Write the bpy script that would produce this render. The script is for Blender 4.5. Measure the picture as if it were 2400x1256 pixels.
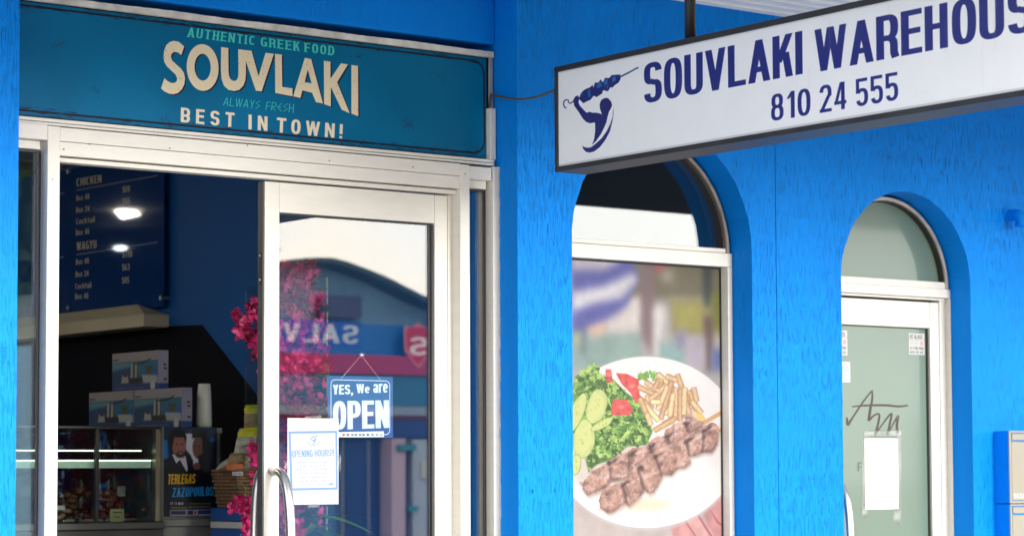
import bpy, bmesh, math, random
import numpy as np
from mathutils import Matrix, Vector
for o in list(bpy.data.objects): bpy.data.objects.remove(o)
SC = bpy.context.scene
COL = SC.collection
RNG = random.Random(7)
NR = np.random.RandomState(11)
# ------------------------------------------------------------------ camera
# facade runs along +X, the shop is towards +Y, Z is up
FPX, CY0 = 5698.0, 745.0
YAW, PIT, ROL = map(math.radians, (52.83, 3.641, -.2187))
Fw = np.array([math.cos(YAW)*math.cos(PIT), math.sin(YAW)*math.cos(PIT), math.sin(PIT)])
Rt = np.array([math.sin(YAW), -math.cos(YAW), 0.0])
Up = np.cross(Rt, Fw)
_c, _s = math.cos(ROL), math.sin(ROL)
Rt, Up = _c*Rt+_s*Up, -_s*Rt+_c*Up
CAM = np.array([-5.334, -7.0, 1.5])
cd = bpy.data.cameras.new('camera'); cam = bpy.data.objects.new('camera', cd); COL.objects.link(cam)
cam.matrix_world = Matrix(((Rt[0], Up[0], -Fw[0], CAM[0]), (Rt[1], Up[1], -Fw[1], CAM[1]), (Rt[2], Up[2], -Fw[2], CAM[2]), (0, 0, 0, 1)))
cd.sensor_fit = 'HORIZONTAL'; cd.sensor_width = 36; cd.lens = FPX/2400*36; cd.shift_y = (CY0-628)/2400
cd.clip_start = .1; cd.clip_end = 2000
cd.dof.use_dof = True; cd.dof.focus_distance = 8.3; cd.dof.aperture_fstop = 4.4
SC.camera = cam
# ------------------------------------------------------------------ light
SUN_EL, SUN_AZ = 9.5, 12.0      # elevation; azimuth measured from -Y towards +X
world = bpy.data.worlds.new("World"); SC.world = world; world.use_nodes = True
nt = world.node_tree; nt.nodes.clear()
out = nt.nodes.new('ShaderNodeOutputWorld'); bg = nt.nodes.new('ShaderNodeBackground'); sky = nt.nodes.new('ShaderNodeTexSky')
sky.sky_type = 'NISHITA'; sky.sun_disc = False
sky.sun_elevation = math.radians(SUN_EL)
sx_, sy_ = math.sin(math.radians(SUN_AZ)), -math.cos(math.radians(SUN_AZ))
sky.sun_rotation = math.atan2(sx_, sy_)
sky.air_density = 1.2; sky.dust_density = 2.5; sky.ozone_density = 1.0
tc = nt.nodes.new('ShaderNodeTexCoord'); nz = nt.nodes.new('ShaderNodeTexNoise'); nz.inputs['Scale'].default_value = 2.2; nz.inputs['Detail'].default_value = 6
mp = nt.nodes.new('ShaderNodeMapping'); mp.inputs['Scale'].default_value = (1, 1, 2.4)
rp = nt.nodes.new('ShaderNodeValToRGB'); rp.color_ramp.elements[0].position = .30; rp.color_ramp.elements[1].position = .56
rp.color_ramp.elements[0].color = (.35, .35, .35, 1); rp.color_ramp.elements[1].color = (1, 1, 1, 1)
mx = nt.nodes.new('ShaderNodeMix'); mx.data_type = 'RGBA'; mx.inputs[7].default_value = (11.5, 11.4, 11.1, 1)
L = nt.links.new
L(tc.outputs['Generated'], mp.inputs[0]); L(mp.outputs[0], nz.inputs['Vector']); L(nz.outputs['Fac'], rp.inputs[0]); L(rp.outputs[0], mx.inputs[0])
L(sky.outputs[0], mx.inputs[6]); L(mx.outputs[2], bg.inputs[0]); bg.inputs[1].default_value = .12; L(bg.outputs[0], out.inputs[0])
sd = bpy.data.lights.new('sun', 'SUN'); sd.energy = 1.3; sd.angle = math.radians(16); sd.color = (1, .965, .91)
sun = bpy.data.objects.new('sun', sd); COL.objects.link(sun)
se = math.radians(SUN_EL)
sdir = Vector((sx_*math.cos(se), sy_*math.cos(se), math.sin(se)))
sun.rotation_euler = sdir.to_track_quat('Z', 'Y').to_euler(); sun.location = sdir*30
SC.view_settings.view_transform = 'Standard'; SC.view_settings.look = 'None'; SC.view_settings.gamma = 1
SC.view_settings.use_curve_mapping = False; SC.view_settings.exposure = 1.72
SC.render.engine = 'CYCLES'
SC.cycles.max_bounces = 10; SC.cycles.transparent_max_bounces = 16; SC.cycles.caustics_reflective = False; SC.cycles.caustics_refractive = False
# ------------------------------------------------------------------ helpers: measuring the place
def ray(x, y): return Fw+(x-1200)/FPX*Rt-(y-CY0)/FPX*Up
def PY(x, y, Y): d = ray(x, y); return CAM+d*(Y-CAM[1])/d[1]
def PX(x, y, X): d = ray(x, y); return CAM+d*(X-CAM[0])/d[0]
def RF(x, y, Yr, Yg=.165):           # a point on the far side of the street seen mirrored in a pane at Y=Yg
    p = PY(x, y, 2*Yg-Yr); return np.array([p[0], Yr, p[2]])
# ------------------------------------------------------------------ helpers: materials
MATS = {}
def mat(name, col, rough=.5, metal=0., var=.08, scale=6., bump=0., bscale=60., spec=.5, coat=0., stretch=(1, 1, 1), emit=None, rvar=.1):
    if name in MATS: return MATS[name]
    m = bpy.data.materials.new(name); m.use_nodes = True; n = m.node_tree.nodes; l = m.node_tree.links.new
    p = n['Principled BSDF']; p.inputs['Roughness'].default_value = rough; p.inputs['Metallic'].default_value = metal
    p.inputs['Specular IOR Level'].default_value = spec; p.inputs['Coat Weight'].default_value = coat
    tcn = n.new('ShaderNodeTexCoord'); mpn = n.new('ShaderNodeMapping'); mpn.inputs['Scale'].default_value = stretch; l(tcn.outputs['Object'], mpn.inputs[0])
    t = n.new('ShaderNodeTexNoise'); t.inputs['Scale'].default_value = scale; t.inputs['Detail'].default_value = 5; l(mpn.outputs[0], t.inputs['Vector'])
    mr = n.new('ShaderNodeMapRange'); mr.inputs[1].default_value = .3; mr.inputs[2].default_value = .7; mr.inputs[3].default_value = 1-var; mr.inputs[4].default_value = 1+var; l(t.outputs['Fac'], mr.inputs[0])
    hs = n.new('ShaderNodeHueSaturation'); hs.inputs['Color'].default_value = (*col, 1); l(mr.outputs[0], hs.inputs['Value']); l(hs.outputs[0], p.inputs['Base Color'])
    m2 = n.new('ShaderNodeMapRange'); m2.inputs[3].default_value = max(.02, rough*(1-rvar)); m2.inputs[4].default_value = min(1, rough*(1+rvar)); l(t.outputs['Fac'], m2.inputs[0]); l(m2.outputs[0], p.inputs['Roughness'])
    if bump:
        t2 = n.new('ShaderNodeTexNoise'); t2.inputs['Scale'].default_value = bscale; t2.inputs['Detail'].default_value = 4; l(mpn.outputs[0], t2.inputs['Vector'])
        b = n.new('ShaderNodeBump'); b.inputs['Distance'].default_value = bump; b.inputs['Strength'].default_value = 1; l(t2.outputs['Fac'], b.inputs['Height']); l(b.outputs[0], p.inputs['Normal'])
    if emit: p.inputs['Emission Color'].default_value = (*emit[0], 1); p.inputs['Emission Strength'].default_value = emit[1]
    MATS[name] = m; return m
def glass_mat(name, tint=(.93, .96, .95), refl=.2, rough=0.0):
    m = bpy.data.materials.new(name); m.use_nodes = True; n = m.node_tree.nodes; l = m.node_tree.links.new; n.clear()
    o = n.new('ShaderNodeOutputMaterial'); mixn = n.new('ShaderNodeMixShader'); tr = n.new('ShaderNodeBsdfTransparent'); gl = n.new('ShaderNodeBsdfGlossy')
    tr.inputs[0].default_value = (*tint, 1); gl.inputs['Roughness'].default_value = rough
    lw = n.new('ShaderNodeLayerWeight'); lw.inputs[0].default_value = .5
    mr = n.new('ShaderNodeMapRange'); mr.inputs[1].default_value = 0; mr.inputs[2].default_value = 1; mr.inputs[3].default_value = refl*.8; mr.inputs[4].default_value = min(1, refl*1.8+.1)
    l(lw.outputs['Facing'], mr.inputs[0]); l(mr.outputs[0], mixn.inputs[0]); l(tr.outputs[0], mixn.inputs[1]); l(gl.outputs[0], mixn.inputs[2]); l(mixn.outputs[0], o.inputs[0])
    return m
def render_blue(name, streak=1.0):
    m = bpy.data.materials.new(name); m.use_nodes = True; n = m.node_tree.nodes; l = m.node_tree.links.new
    p = n['Principled BSDF']; p.inputs['Roughness'].default_value = .48; p.inputs['Specular IOR Level'].default_value = .10
    tcn = n.new('ShaderNodeTexCoord')
    def noise(sc, det, vec, dist=0.):
        mp_ = n.new('ShaderNodeMapping'); mp_.inputs['Scale'].default_value = vec; l(tcn.outputs['Object'], mp_.inputs[0])
        t = n.new('ShaderNodeTexNoise'); t.inputs['Scale'].default_value = sc; t.inputs['Detail'].default_value = det; t.inputs['Distortion'].default_value = dist; l(mp_.outputs[0], t.inputs['Vector']); return t.outputs['Fac']
    def mrange(x, a, b, c, d):
        r = n.new('ShaderNodeMapRange'); r.inputs[1].default_value = a; r.inputs[2].default_value = b; r.inputs[3].default_value = c; r.inputs[4].default_value = d; l(x, r.inputs[0]); return r.outputs[0]
    def mth(op, a, b):
        r = n.new('ShaderNodeMath'); r.operation = op
        for i, v in enumerate((a, b)):
            if isinstance(v, (int, float)): r.inputs[i].default_value = v
            else: l(v, r.inputs[i])
        return r.outputs[0]
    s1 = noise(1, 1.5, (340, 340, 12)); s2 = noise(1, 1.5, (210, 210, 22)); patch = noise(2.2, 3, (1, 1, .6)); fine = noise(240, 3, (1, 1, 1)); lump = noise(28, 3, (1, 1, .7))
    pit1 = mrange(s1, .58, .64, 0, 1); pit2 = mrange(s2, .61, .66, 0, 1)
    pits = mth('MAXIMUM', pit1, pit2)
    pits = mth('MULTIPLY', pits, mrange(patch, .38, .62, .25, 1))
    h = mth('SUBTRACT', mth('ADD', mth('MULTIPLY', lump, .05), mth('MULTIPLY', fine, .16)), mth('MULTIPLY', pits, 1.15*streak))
    b = n.new('ShaderNodeBump'); b.inputs['Distance'].default_value = .004; b.inputs['Strength'].default_value = .8; l(h, b.inputs['Height']); l(b.outputs[0], p.inputs['Normal'])
    hs = n.new('ShaderNodeHueSaturation'); hs.inputs['Color'].default_value = (.0005, .235, .80, 1)
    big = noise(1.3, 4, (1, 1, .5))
    v = mth('MULTIPLY', mrange(big, .3, .7, .90, 1.08), mrange(pits, 0, 1, 1, 1-.34*streak)); l(v, hs.inputs['Value']); l(hs.outputs[0], p.inputs['Base Color'])  # pits also darkened in the colour, for the shade inside the grooves
    MATS[name] = m; return m
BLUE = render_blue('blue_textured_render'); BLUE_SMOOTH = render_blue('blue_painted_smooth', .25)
WHITE = mat('cream_powder_coated_aluminium', (.73, .70, .635), .36, var=.035, scale=9, stretch=(1, 1, 5), bump=.0003, bscale=40)
OLDWHITE = mat('weathered_cream_plaster', (.70, .66, .58), .6, var=.25, scale=14, bump=.004, bscale=22)
GREYW = mat('grey_white_sealant', (.52, .52, .54), .6, var=.2, scale=20, bump=.002, bscale=30)
BLACKR = mat('black_rubber_gasket', (.015, .015, .017), .5)
DKEDGE = mat('door_edge_shade', (.05, .05, .055), .45, var=.2, scale=20)
BLACKM = mat('black_painted_metal', (.022, .022, .024), .5, var=.3, scale=8, bump=.0006, bscale=50)
STEEL = mat('brushed_stainless_steel', (.62, .61, .59), .3, metal=1, var=.03, scale=3, rvar=.05)
CREAM = mat('cream_mailbox_paint', (.32, .295, .24), .45, var=.03)
GLASS = glass_mat('clear_glass', refl=.135); GLASS2 = glass_mat('interior_glass', (.9, .95, .93), .06)
# ------------------------------------------------------------------ helpers: meshes
class MB:
    def __init__(s): s.v = []; s.f = []; s.uv = None
    def box(s, x0, x1, y0, y1, z0, z1):
        i = len(s.v); x0, x1 = sorted((x0, x1)); y0, y1 = sorted((y0, y1)); z0, z1 = sorted((z0, z1))
        s.v += [(x0, y0, z0), (x1, y0, z0), (x1, y1, z0), (x0, y1, z0), (x0, y0, z1), (x1, y0, z1), (x1, y1, z1), (x0, y1, z1)]
        s.f += [tuple(i+k for k in q) for q in ((0, 3, 2, 1), (4, 5, 6, 7), (0, 1, 5, 4), (1, 2, 6, 5), (2, 3, 7, 6), (3, 0, 4, 7))]; return s
    def prism(s, a, b):           # two matching loops -> closed solid
        i = len(s.v); n = len(a); s.v += [tuple(p) for p in a]+[tuple(p) for p in b]
        s.f += [tuple(range(i+n-1, i-1, -1)), tuple(range(i+n, i+2*n))]
        s.f += [(i+k, i+(k+1) % n, i+n+(k+1) % n, i+n+k) for k in range(n)]; return s
    def quad(s, *p):
        i = len(s.v); s.v += [tuple(q) for q in p]; s.f.append(tuple(range(i, i+len(p)))); return s
    def tube(s, path, r, n=10, cap=True):
        P = [Vector(p) for p in path]; i0 = len(s.v); rr = r if hasattr(r, '__len__') else [r]*len(P)
        up = Vector((0, 0, 1)); 
        if abs((P[1]-P[0]).normalized().dot(up)) > .95: up = Vector((1, 0, 0))
        for k, p in enumerate(P):
            t = ((P[min(k+1, len(P)-1)])-P[max(k-1, 0)]).normalized(); a = t.cross(up).normalized(); b = t.cross(a).normalized(); up = -b if b.dot(up) < 0 else b
            a = t.cross(up).normalized()
            for j in range(n):
                q = 2*math.pi*j/n; s.v.append(tuple(p+(a*math.cos(q)+up*math.sin(q))*rr[k]))
        for k in range(len(P)-1):
            for j in range(n):
                s.f.append((i0+k*n+j, i0+k*n+(j+1) % n, i0+(k+1)*n+(j+1) % n, i0+(k+1)*n+j))
        if cap: s.f.append(tuple(i0+j for j in range(n))[::-1]); s.f.append(tuple(i0+(len(P)-1)*n+j for j in range(n)))
        return s
    def lathe(s, prof, cx, cy, n=24):
        i0 = len(s.v)
        for r, z in prof:
            for j in range(n): q = 2*math.pi*j/n; s.v.append((cx+r*math.cos(q), cy+r*math.sin(q), z))
        for k in range(len(prof)-1):
            for j in range(n): s.f.append((i0+k*n+j, i0+k*n+(j+1) % n, i0+(k+1)*n+(j+1) % n, i0+(k+1)*n+j))
        s.f.append(tuple(i0+j for j in range(n))[::-1]); s.f.append(tuple(i0+(len(prof)-1)*n+j for j in range(n))); return s
    def blob(s, c, r, n=10, m=7, jit=.1, seed=0):
        rg = random.Random(seed); i0 = len(s.v); rx, ry, rz = r if hasattr(r, '__len__') else (r, r, r)
        for a in range(1, m):
            for b in range(n):
                k = 1+rg.uniform(-jit, jit); th = math.pi*a/m; ph = 2*math.pi*b/n
                s.v.append((c[0]+rx*k*math.sin(th)*math.cos(ph), c[1]+ry*k*math.sin(th)*math.sin(ph), c[2]+rz*k*math.cos(th)))
        s.v += [(c[0], c[1], c[2]+rz), (c[0], c[1], c[2]-rz)]
        for a in range(m-2):
            for b in range(n): s.f.append((i0+a*n+b, i0+(a+1)*n+b, i0+(a+1)*n+(b+1) % n, i0+a*n+(b+1) % n))
        T = i0+(m-1)*n
        for b in range(n): s.f.append((T, i0+b, i0+(b+1) % n)); s.f.append((T+1, i0+(m-2)*n+(b+1) % n, i0+(m-2)*n+b))
        return s
    def mesh(s, name, m):
        me = bpy.data.meshes.new(name); me.from_pydata([tuple(map(float, p)) for p in s.v], [], s.f); me.update()
        if m is not None: me.materials.append(m)
        return me
    def build(s, name, m, parent=None, smooth=False, bevel=0, seg=2):
        me = s.mesh(name, m); o = bpy.data.objects.new(name, me); COL.objects.link(o)
        bm = bmesh.new(); bm.from_mesh(me); bmesh.ops.recalc_face_normals(bm, faces=bm.faces); bm.to_mesh(me); bm.free()
        if smooth: me.polygons.foreach_set('use_smooth', [True]*len(me.polygons))
        if bevel: md = o.modifiers.new('bevel', 'BEVEL'); md.width = bevel; md.segments = seg; md.limit_method = 'ANGLE'; md.angle_limit = math.radians(40)
        if parent is not None: o.parent = parent; o.matrix_parent_inverse = Matrix.Translation(-Vector(ROOT.get(parent.name, (0, 0, 0))))
        return o
ROOT = {}
def tag(o, label=None, cat=None, group=None, kind=None):
    if label: o['label'] = label
    if cat: o['category'] = cat
    if group: o['group'] = group
    if kind: o['kind'] = kind
    return o
def thing(name, label, cat, loc=(0, 0, 0), group=None):
    o = bpy.data.objects.new(name, None); COL.objects.link(o); o.location = loc; o.empty_display_size = .1; ROOT[o.name] = tuple(loc)
    return tag(o, label, cat, group)
def B(x0, x1, y0, y1, z0, z1): return MB().box(x0, x1, y0, y1, z0, z1)
# ------------------------------------------------------------------ helpers: flat print drawn in numpy
def s2l(c): return tuple(((x/255)/12.92 if x/255 <= .04045 else ((x/255+.055)/1.055)**2.4) for x in c)
def noise2(h, w, cell, octv=3, seed=None):
    rs = np.random.RandomState(seed if seed is not None else NR.randint(1 << 30)); a = np.zeros((h, w)); amp = 1; tot = 0
    for _ in range(octv):
        gh, gw = int(h/cell)+3, int(w/cell)+3; g = rs.rand(gh, gw); yy = np.arange(h)/cell; xx = np.arange(w)/cell
        yi = yy.astype(int); xi = xx.astype(int); fy = (yy-yi)[:, None]; fx = (xx-xi)[None]; fy = fy*fy*(3-2*fy); fx = fx*fx*(3-2*fx)
        a += amp*(g[yi][:, xi]*(1-fy)*(1-fx)+g[yi+1][:, xi]*fy*(1-fx)+g[yi][:, xi+1]*(1-fy)*fx+g[yi+1][:, xi+1]*fy*fx)
        tot += amp; amp *= .55; cell = max(1.01, cell/2)
    return a/tot
def blur(a, r):
    r = int(r)
    if r < 1: return a
    for ax in (0, 1):
        for _ in range(3):
            pad = [(0, 0)]*a.ndim; pad[ax] = (r+1, r); c = np.cumsum(np.pad(a, pad, 'edge'), axis=ax)
            n_ = a.shape[ax]; a = (np.take(c, range(2*r+1, 2*r+1+n_), ax)-np.take(c, range(0, n_), ax))/(2*r+1)
    return a
class Cv:
    def __init__(s, axis, c, h0, h1, z0, z1, ppm, bgc=(255, 255, 255)):
        s.axis, s.c, s.h0, s.h1, s.z0, s.z1, s.ppm = axis, c, h0, h1, z0, z1, ppm
        s.W, s.H = max(8, int((h1-h0)*ppm)), max(8, int((z1-z0)*ppm)); s.a = np.ones((s.H, s.W, 3))*np.array(bgc)/255.
        s.al = None
    def P(s, x, y):
        if s.axis == 'Y': p = PY(x, y, s.c); h = p[0]
        elif s.axis == 'X': p = PX(x, y, s.c); h = -p[1]
        else: return (x, y)
        return ((h-s.h0)*s.ppm, (s.z1-p[2])*s.ppm)
    def cov(s, shapes):                     # shapes: list of shapes; a shape = list of loops (even-odd), in canvas pixels
        S = 3; pts = np.array([q for sh in shapes for lp in sh for q in lp], float)
        x0, y0 = max(0, int(pts[:, 0].min())-1), max(0, int(pts[:, 1].min())-1); x1, y1 = min(s.W, int(pts[:, 0].max())+2), min(s.H, int(pts[:, 1].max())+2)
        if x1 <= x0 or y1 <= y0: return None
        h, w = (y1-y0)*S, (x1-x0)*S; tot = np.zeros((h, w), bool)
        for sh in shapes:
            acc = np.zeros((h, w+1), np.int32)
            for lp in sh:
                q = (np.array(lp, float)-[x0, y0])*S
                for k in range(len(q)):
                    a, b = q[k], q[(k+1) % len(q)]
                    if a[1] == b[1]: continue
                    if a[1] > b[1]: a, b = b, a
                    r0, r1 = max(0, math.ceil(a[1]-.5)), min(h-1, math.ceil(b[1]-.5)-1)
                    if r1 < r0: continue
                    r = np.arange(r0, r1+1); xi = a[0]+(r+.5-a[1])*(b[0]-a[0])/(b[1]-a[1]); c = np.clip(np.ceil(xi-.5), 0, w).astype(int)
                    acc[r, c] += 1
            tot |= (np.cumsum(acc, 1)[:, :w] & 1).astype(bool)
        return (y0, y1, x0, x1, tot.reshape(y1-y0, S, x1-x0, S).mean((1, 3)))
    def fill(s, shapes, col, a=1., soft=0, tex=None):
        r = s.cov(shapes)
        if r is None: return
        y0, y1, x0, x1, m = r
        if soft:
            p = soft*3; Y0, Y1, X0, X1 = max(0, y0-p), min(s.H, y1+p), max(0, x0-p), min(s.W, x1+p); M = np.zeros((Y1-Y0, X1-X0)); M[y0-Y0:y1-Y0, x0-X0:x1-X0] = m
            m = blur(M, soft); y0, y1, x0, x1 = Y0, Y1, X0, X1
        m = (m*a)[..., None]; c = np.array(col)/255.
        if tex is not None: c = np.clip(c*tex(y1-y0, x1-x0)[..., None], 0, 1)
        s.a[y0:y1, x0:x1] = s.a[y0:y1, x0:x1]*(1-m)+c*m
        if s.al is not None: s.al[y0:y1, x0:x1] = np.maximum(s.al[y0:y1, x0:x1], m[..., 0])
    def poly(s, pts, col, f=None, **k):
        g = f or (lambda x, y: (x, y)); s.fill([[[s.P(*g(*p)) for p in pts]]], col, **k)
    def text(s, t, BL, BR, TR, TL, col, st, f=None, raw=False, **k):
        g = f or (lambda x, y: (x, y)); q = [np.array(p if raw else s.P(*g(*p))) for p in (BL, BR, TR, TL)]
        gl, wid = layout(t, st)
        def mp_(x, y): u = x/wid; return tuple((q[0]*(1-u)+q[1]*u)*(1-y)+(q[3]*(1-u)+q[2]*u)*y)
        s.fill([[[mp_(x+ox, y) for x, y in lp] for lp in sh] for sh, ox in gl], col, **k)
    def image(s, name):
        im = bpy.data.images.new(name, s.W, s.H, alpha=s.al is not None); b = np.ones((s.H, s.W, 4), np.float32); b[..., :3] = np.clip(s.a, 0, 1)
        if s.al is not None: b[..., 3] = s.al
        im.pixels.foreach_set(b[::-1].ravel()); im.update(); im.pack(); return im
    def corners(s):
        if s.axis == 'Y': return [(s.h0, s.c, s.z0), (s.h1, s.c, s.z0), (s.h1, s.c, s.z1), (s.h0, s.c, s.z1)]
        return [(s.c, -s.h0, s.z0), (s.c, -s.h1, s.z0), (s.c, -s.h1, s.z1), (s.c, -s.h0, s.z1)]
    def mat(s, name, rough=.4, spec=.5, base_alpha=1., grain=.05, coat=0.):
        m = bpy.data.materials.new(name); m.use_nodes = True; n = m.node_tree.nodes; l = m.node_tree.links.new; p = n['Principled BSDF']
        t = n.new('ShaderNodeTexImage'); t.image = s.image(name); t.extension = 'EXTEND'; p.inputs['Roughness'].default_value = rough; p.inputs['Specular IOR Level'].default_value = spec; p.inputs['Coat Weight'].default_value = coat
        ns = n.new('ShaderNodeTexNoise'); ns.inputs['Scale'].default_value = 9; ns.inputs['Detail'].default_value = 5; tcn = n.new('ShaderNodeTexCoord'); l(tcn.outputs['Object'], ns.inputs['Vector'])
        mr = n.new('ShaderNodeMapRange'); mr.inputs[3].default_value = 1-grain; mr.inputs[4].default_value = 1+grain; l(ns.outputs['Fac'], mr.inputs[0])
        hs = n.new('ShaderNodeHueSaturation'); l(t.outputs['Color'], hs.inputs['Color']); l(mr.outputs[0], hs.inputs['Value']); l(hs.outputs[0], p.inputs['Base Color'])
        if s.al is not None: l(t.outputs['Alpha'], p.inputs['Alpha'])
        return m
    def plane(s, name, m, parent=None, thick=.0):
        c = s.corners(); mb = MB()
        if thick:
            d = (0, thick, 0) if s.axis == 'Y' else (thick, 0, 0); mb.prism(c, [tuple(np.add(p, d)) for p in c])
        else: mb.quad(*c)
        me = mb.mesh(name, m); uv = me.uv_layers.new(name='UVMap'); U = [(0, 0), (1, 0), (1, 1), (0, 1)]
        for lp in me.loops: uv.data[lp.index].uv = U[lp.vertex_index % 4]
        o = bpy.data.objects.new(name, me); COL.objects.link(o)
        if parent is not None: o.parent = parent; o.matrix_parent_inverse = Matrix.Translation(-Vector(ROOT.get(parent.name, (0, 0, 0))))
        return o
# letters are built from stems, bars, diagonals and swept bowls in a cell one unit high
def sarc(cx, cy, rx, ry, a0, a1, n=28, e=2.4):
    r = []
    for k in range(n+1):
        a = math.radians(a0+(a1-a0)*k/n); c, q = math.cos(a), math.sin(a)
        r.append((cx+rx*math.copysign(abs(c)**(2/e), c), cy+ry*math.copysign(abs(q)**(2/e), q)))
    return r
def sweep(path, sx, sy, closed=False):
    n = len(path); A, Bq = [], []
    for k in range(n):
        p, q = path[(k-1) % n if closed else max(k-1, 0)], path[(k+1) % n if closed else min(k+1, n-1)]
        dx, dy = q[0]-p[0], q[1]-p[1]; d = math.hypot(dx, dy) or 1; nx, ny = -dy/d, dx/d
        A.append((path[k][0]+nx*sx/2, path[k][1]+ny*sy/2)); Bq.append((path[k][0]-nx*sx/2, path[k][1]-ny*sy/2))
    return [A, Bq] if closed else [A+Bq[::-1]]
def glyph(ch, st):
    w, sx, sy = st.get('w', .45), st.get('sx', .14), st.get('sy', .12); e = st.get('e', 2.5); serif = st.get('serif', 0); zig = st.get('zig', 0)
    sh = []; R = lambda x0, y0, x1, y1: sh.append([[(x0, y0), (x1, y0), (x1, y1), (x0, y1)]])
    def V(x, y0=0., y1=1., cap=3):
        R(x-sx/2, y0, x+sx/2, y1)
        if serif:
            if cap & 1 and y0 == 0: R(x-sx/2-serif, 0, x+sx/2+serif, sy*.7)
            if cap & 2 and y1 == 1: R(x-sx/2-serif, 1-sy*.7, x+sx/2+serif, 1)
    def Hb(y, x0, x1, k=1.): R(x0, y-sy/2*k, x1, y+sy/2*k)
    def D(x0, y0, x1, y1, k=1.): q = sx*k/2; sh.append([[(x0-q, y0), (x0+q, y0), (x1+q, y1), (x1-q, y1)]])
    def S(p, c=False): sh.append(sweep(p, sx, sy, c))
    xh = .72
    if ch in 'IiL1!l|,.\'': pass
    if ch in 'AVWMN': w = {'A': w*1.12, 'V': w*1.08, 'W': w*1.55, 'M': w*1.3, 'N': w*1.05}[ch]
    l, r, b, t = sx/2, w-sx/2, sy/2, 1-sy/2; c = w/2
    if ch == ' ': return [], w*.55
    if ch in 'O0Q': S(sarc(c, .5, c-sx/2, .5-sy/2, 0, 360, 48, e)[:-1], True)
    elif ch == 'I': V(l); return sh, sx+serif*.6
    elif ch == 'L': V(l); Hb(b, l, w*.92); w *= .92
    elif ch == 'E':
        if zig: sh.append(sweep([(r, 1), (l, .5), (r, 0)], sx, sy)); Hb(.5, l, w*.85)
        else: V(l); Hb(b, l, w*.93); Hb(t, l, w*.93); Hb(.52, l, w*.86); w *= .93
    elif ch == 'F': V(l); Hb(t, l, w*.9); Hb(.5, l, w*.84); w *= .9
    elif ch == 'H': V(l); V(r); Hb(.52, l, r)
    elif ch == 'T': V(c, 0, 1, 1); Hb(t, 0, w)
    elif ch == 'A': D(l, 0, c, 1); D(r, 0, c, 1); Hb(.3, w*.22, w*.78); (serif and (R(-serif, 0, sx+serif, sy*.6), R(w-sx-serif, 0, w+serif, sy*.6)))
    elif ch == 'V': D(c, 0, l, 1); D(c, 0, r, 1)
    elif ch == 'W': D(w*.29, 0, l, 1, .92); D(w*.29, 0, c, 1, .92); D(w*.71, 0, c, 1, .92); D(w*.71, 0, r, 1, .92)
    elif ch == 'M': V(l); V(r); D(c, .1, l, 1, .9); D(c, .1, r, 1, .9)
    elif ch == 'N': V(l, 0, 1, 3); V(r, 0, 1, 2); D(r, 0, l, 1)
    elif ch == 'K': V(l); D(l+sx*.3, .36, r, 1); D(r, 0, l+sx*1.3, .58)
    elif ch == 'Y': D(c, .42, l, 1); D(c, .42, r, 1); V(c, 0, .44, 1)
    elif ch == 'X': D(l, 0, r, 1); D(r, 0, l, 1)
    elif ch == 'Z': Hb(t, 0, w); Hb(b, 0, w); D(l, 0, r, 1)
    elif ch == 'U': S([(l, 1), (l, .6)]+sarc(c, .3, c-sx/2, .3-sy/2, 180, 360, 24, e)+[(r, .6), (r, 1)])
    elif ch == 'C': S(sarc(c, .5, c-sx/2, .5-sy/2, 42, 318, 40, e))
    elif ch == 'G': S(sarc(c, .5, c-sx/2, .5-sy/2, 42, 330, 40, e)); V(r, .02, .5, 0); Hb(.46, c, w)
    elif ch == 'D': V(l); S([(l, t), (w*.3, t)]+sarc(w*.4, .5, w*.6-sx/2, .5-sy/2, 90, -90, 30, e)+[(w*.3, b), (l, b)])
    elif ch in 'PRB':
        V(l); S([(l, t), (w*.4, t)]+sarc(w*.5, (t+.47)/2, w*.5-sx/2, (t-.47)/2, 90, -90, 20, e)+[(w*.4, .47), (l, .47)])
        if ch == 'R': S([(w*.45, .47), (w*.6, .46)]+sarc(w*.5, .3, w*.5-sx/2-.01, .16, 80, 0, 8)+[(r-.01, .12), (w-sx*.35, 0)]) if not zig else D(r, 0, l, .5)
        if ch == 'B': S([(l, .47), (w*.4, .47)]+sarc(w*.5, (b+.47)/2, w*.5-sx/2, (.47-b)/2, 90, -90, 20, e)+[(w*.4, b), (l, b)])
    elif ch in 'S5$':
        if zig: sh.append(sweep([(r, .98), (l, .66), (r, .36), (l, .02)], sx, sy))
        elif ch == '5': Hb(t, l, w*.95); R(0, .47, sx*.9, 1); S(sarc(c, .32, c-sx/2, .32-sy/2, 150, -160, 30, e))
        else:
            my = .51; S(sarc(c, (t+my)/2, c-sx/2, (t-my)/2, 8, 262, 26, e)[:-1]+[(c*.8, my+.02), (c*1.2, my-.02)]+sarc(c, (b+my)/2, c-sx/2, (my-b)/2, 82, -172, 26, e)[1:])
            if ch == '$': R(c-sx*.22, -.1, c+sx*.22, 1.1)
    elif ch == '8': S(sarc(c, (t+.52)/2, c*.92-sx/2, (t-.52)/2, 0, 360, 30, e)[:-1], True); S(sarc(c, (b+.52)/2, c-sx/2, (.52-b)/2, 0, 360, 30, e)[:-1], True)
    elif ch == '1': V(w*.62-sx/2+.02); D(w*.15, .74, w*.62-sx/2, .97, .8); return sh, w*.68
    elif ch == '2': S(sarc(c, .7, c-sx/2, .3-sy/2, 175, -25, 24, e)); D(l+.01, sy*.5, r-.02, .62, 1.0); Hb(b, 0, w)
    elif ch == '4': V(w*.72, 0, 1, 0); D(l, .26, w*.6, 1, .8); Hb(.26, 0, w)
    elif ch == '3': S(sarc(c, (t+.52)/2, c-sx/2, (t-.52)/2, 160, -90, 24, e)); S(sarc(c, (b+.52)/2, c-sx/2, (.52-b)/2, 90, -160, 24, e))
    elif ch in '69':
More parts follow.
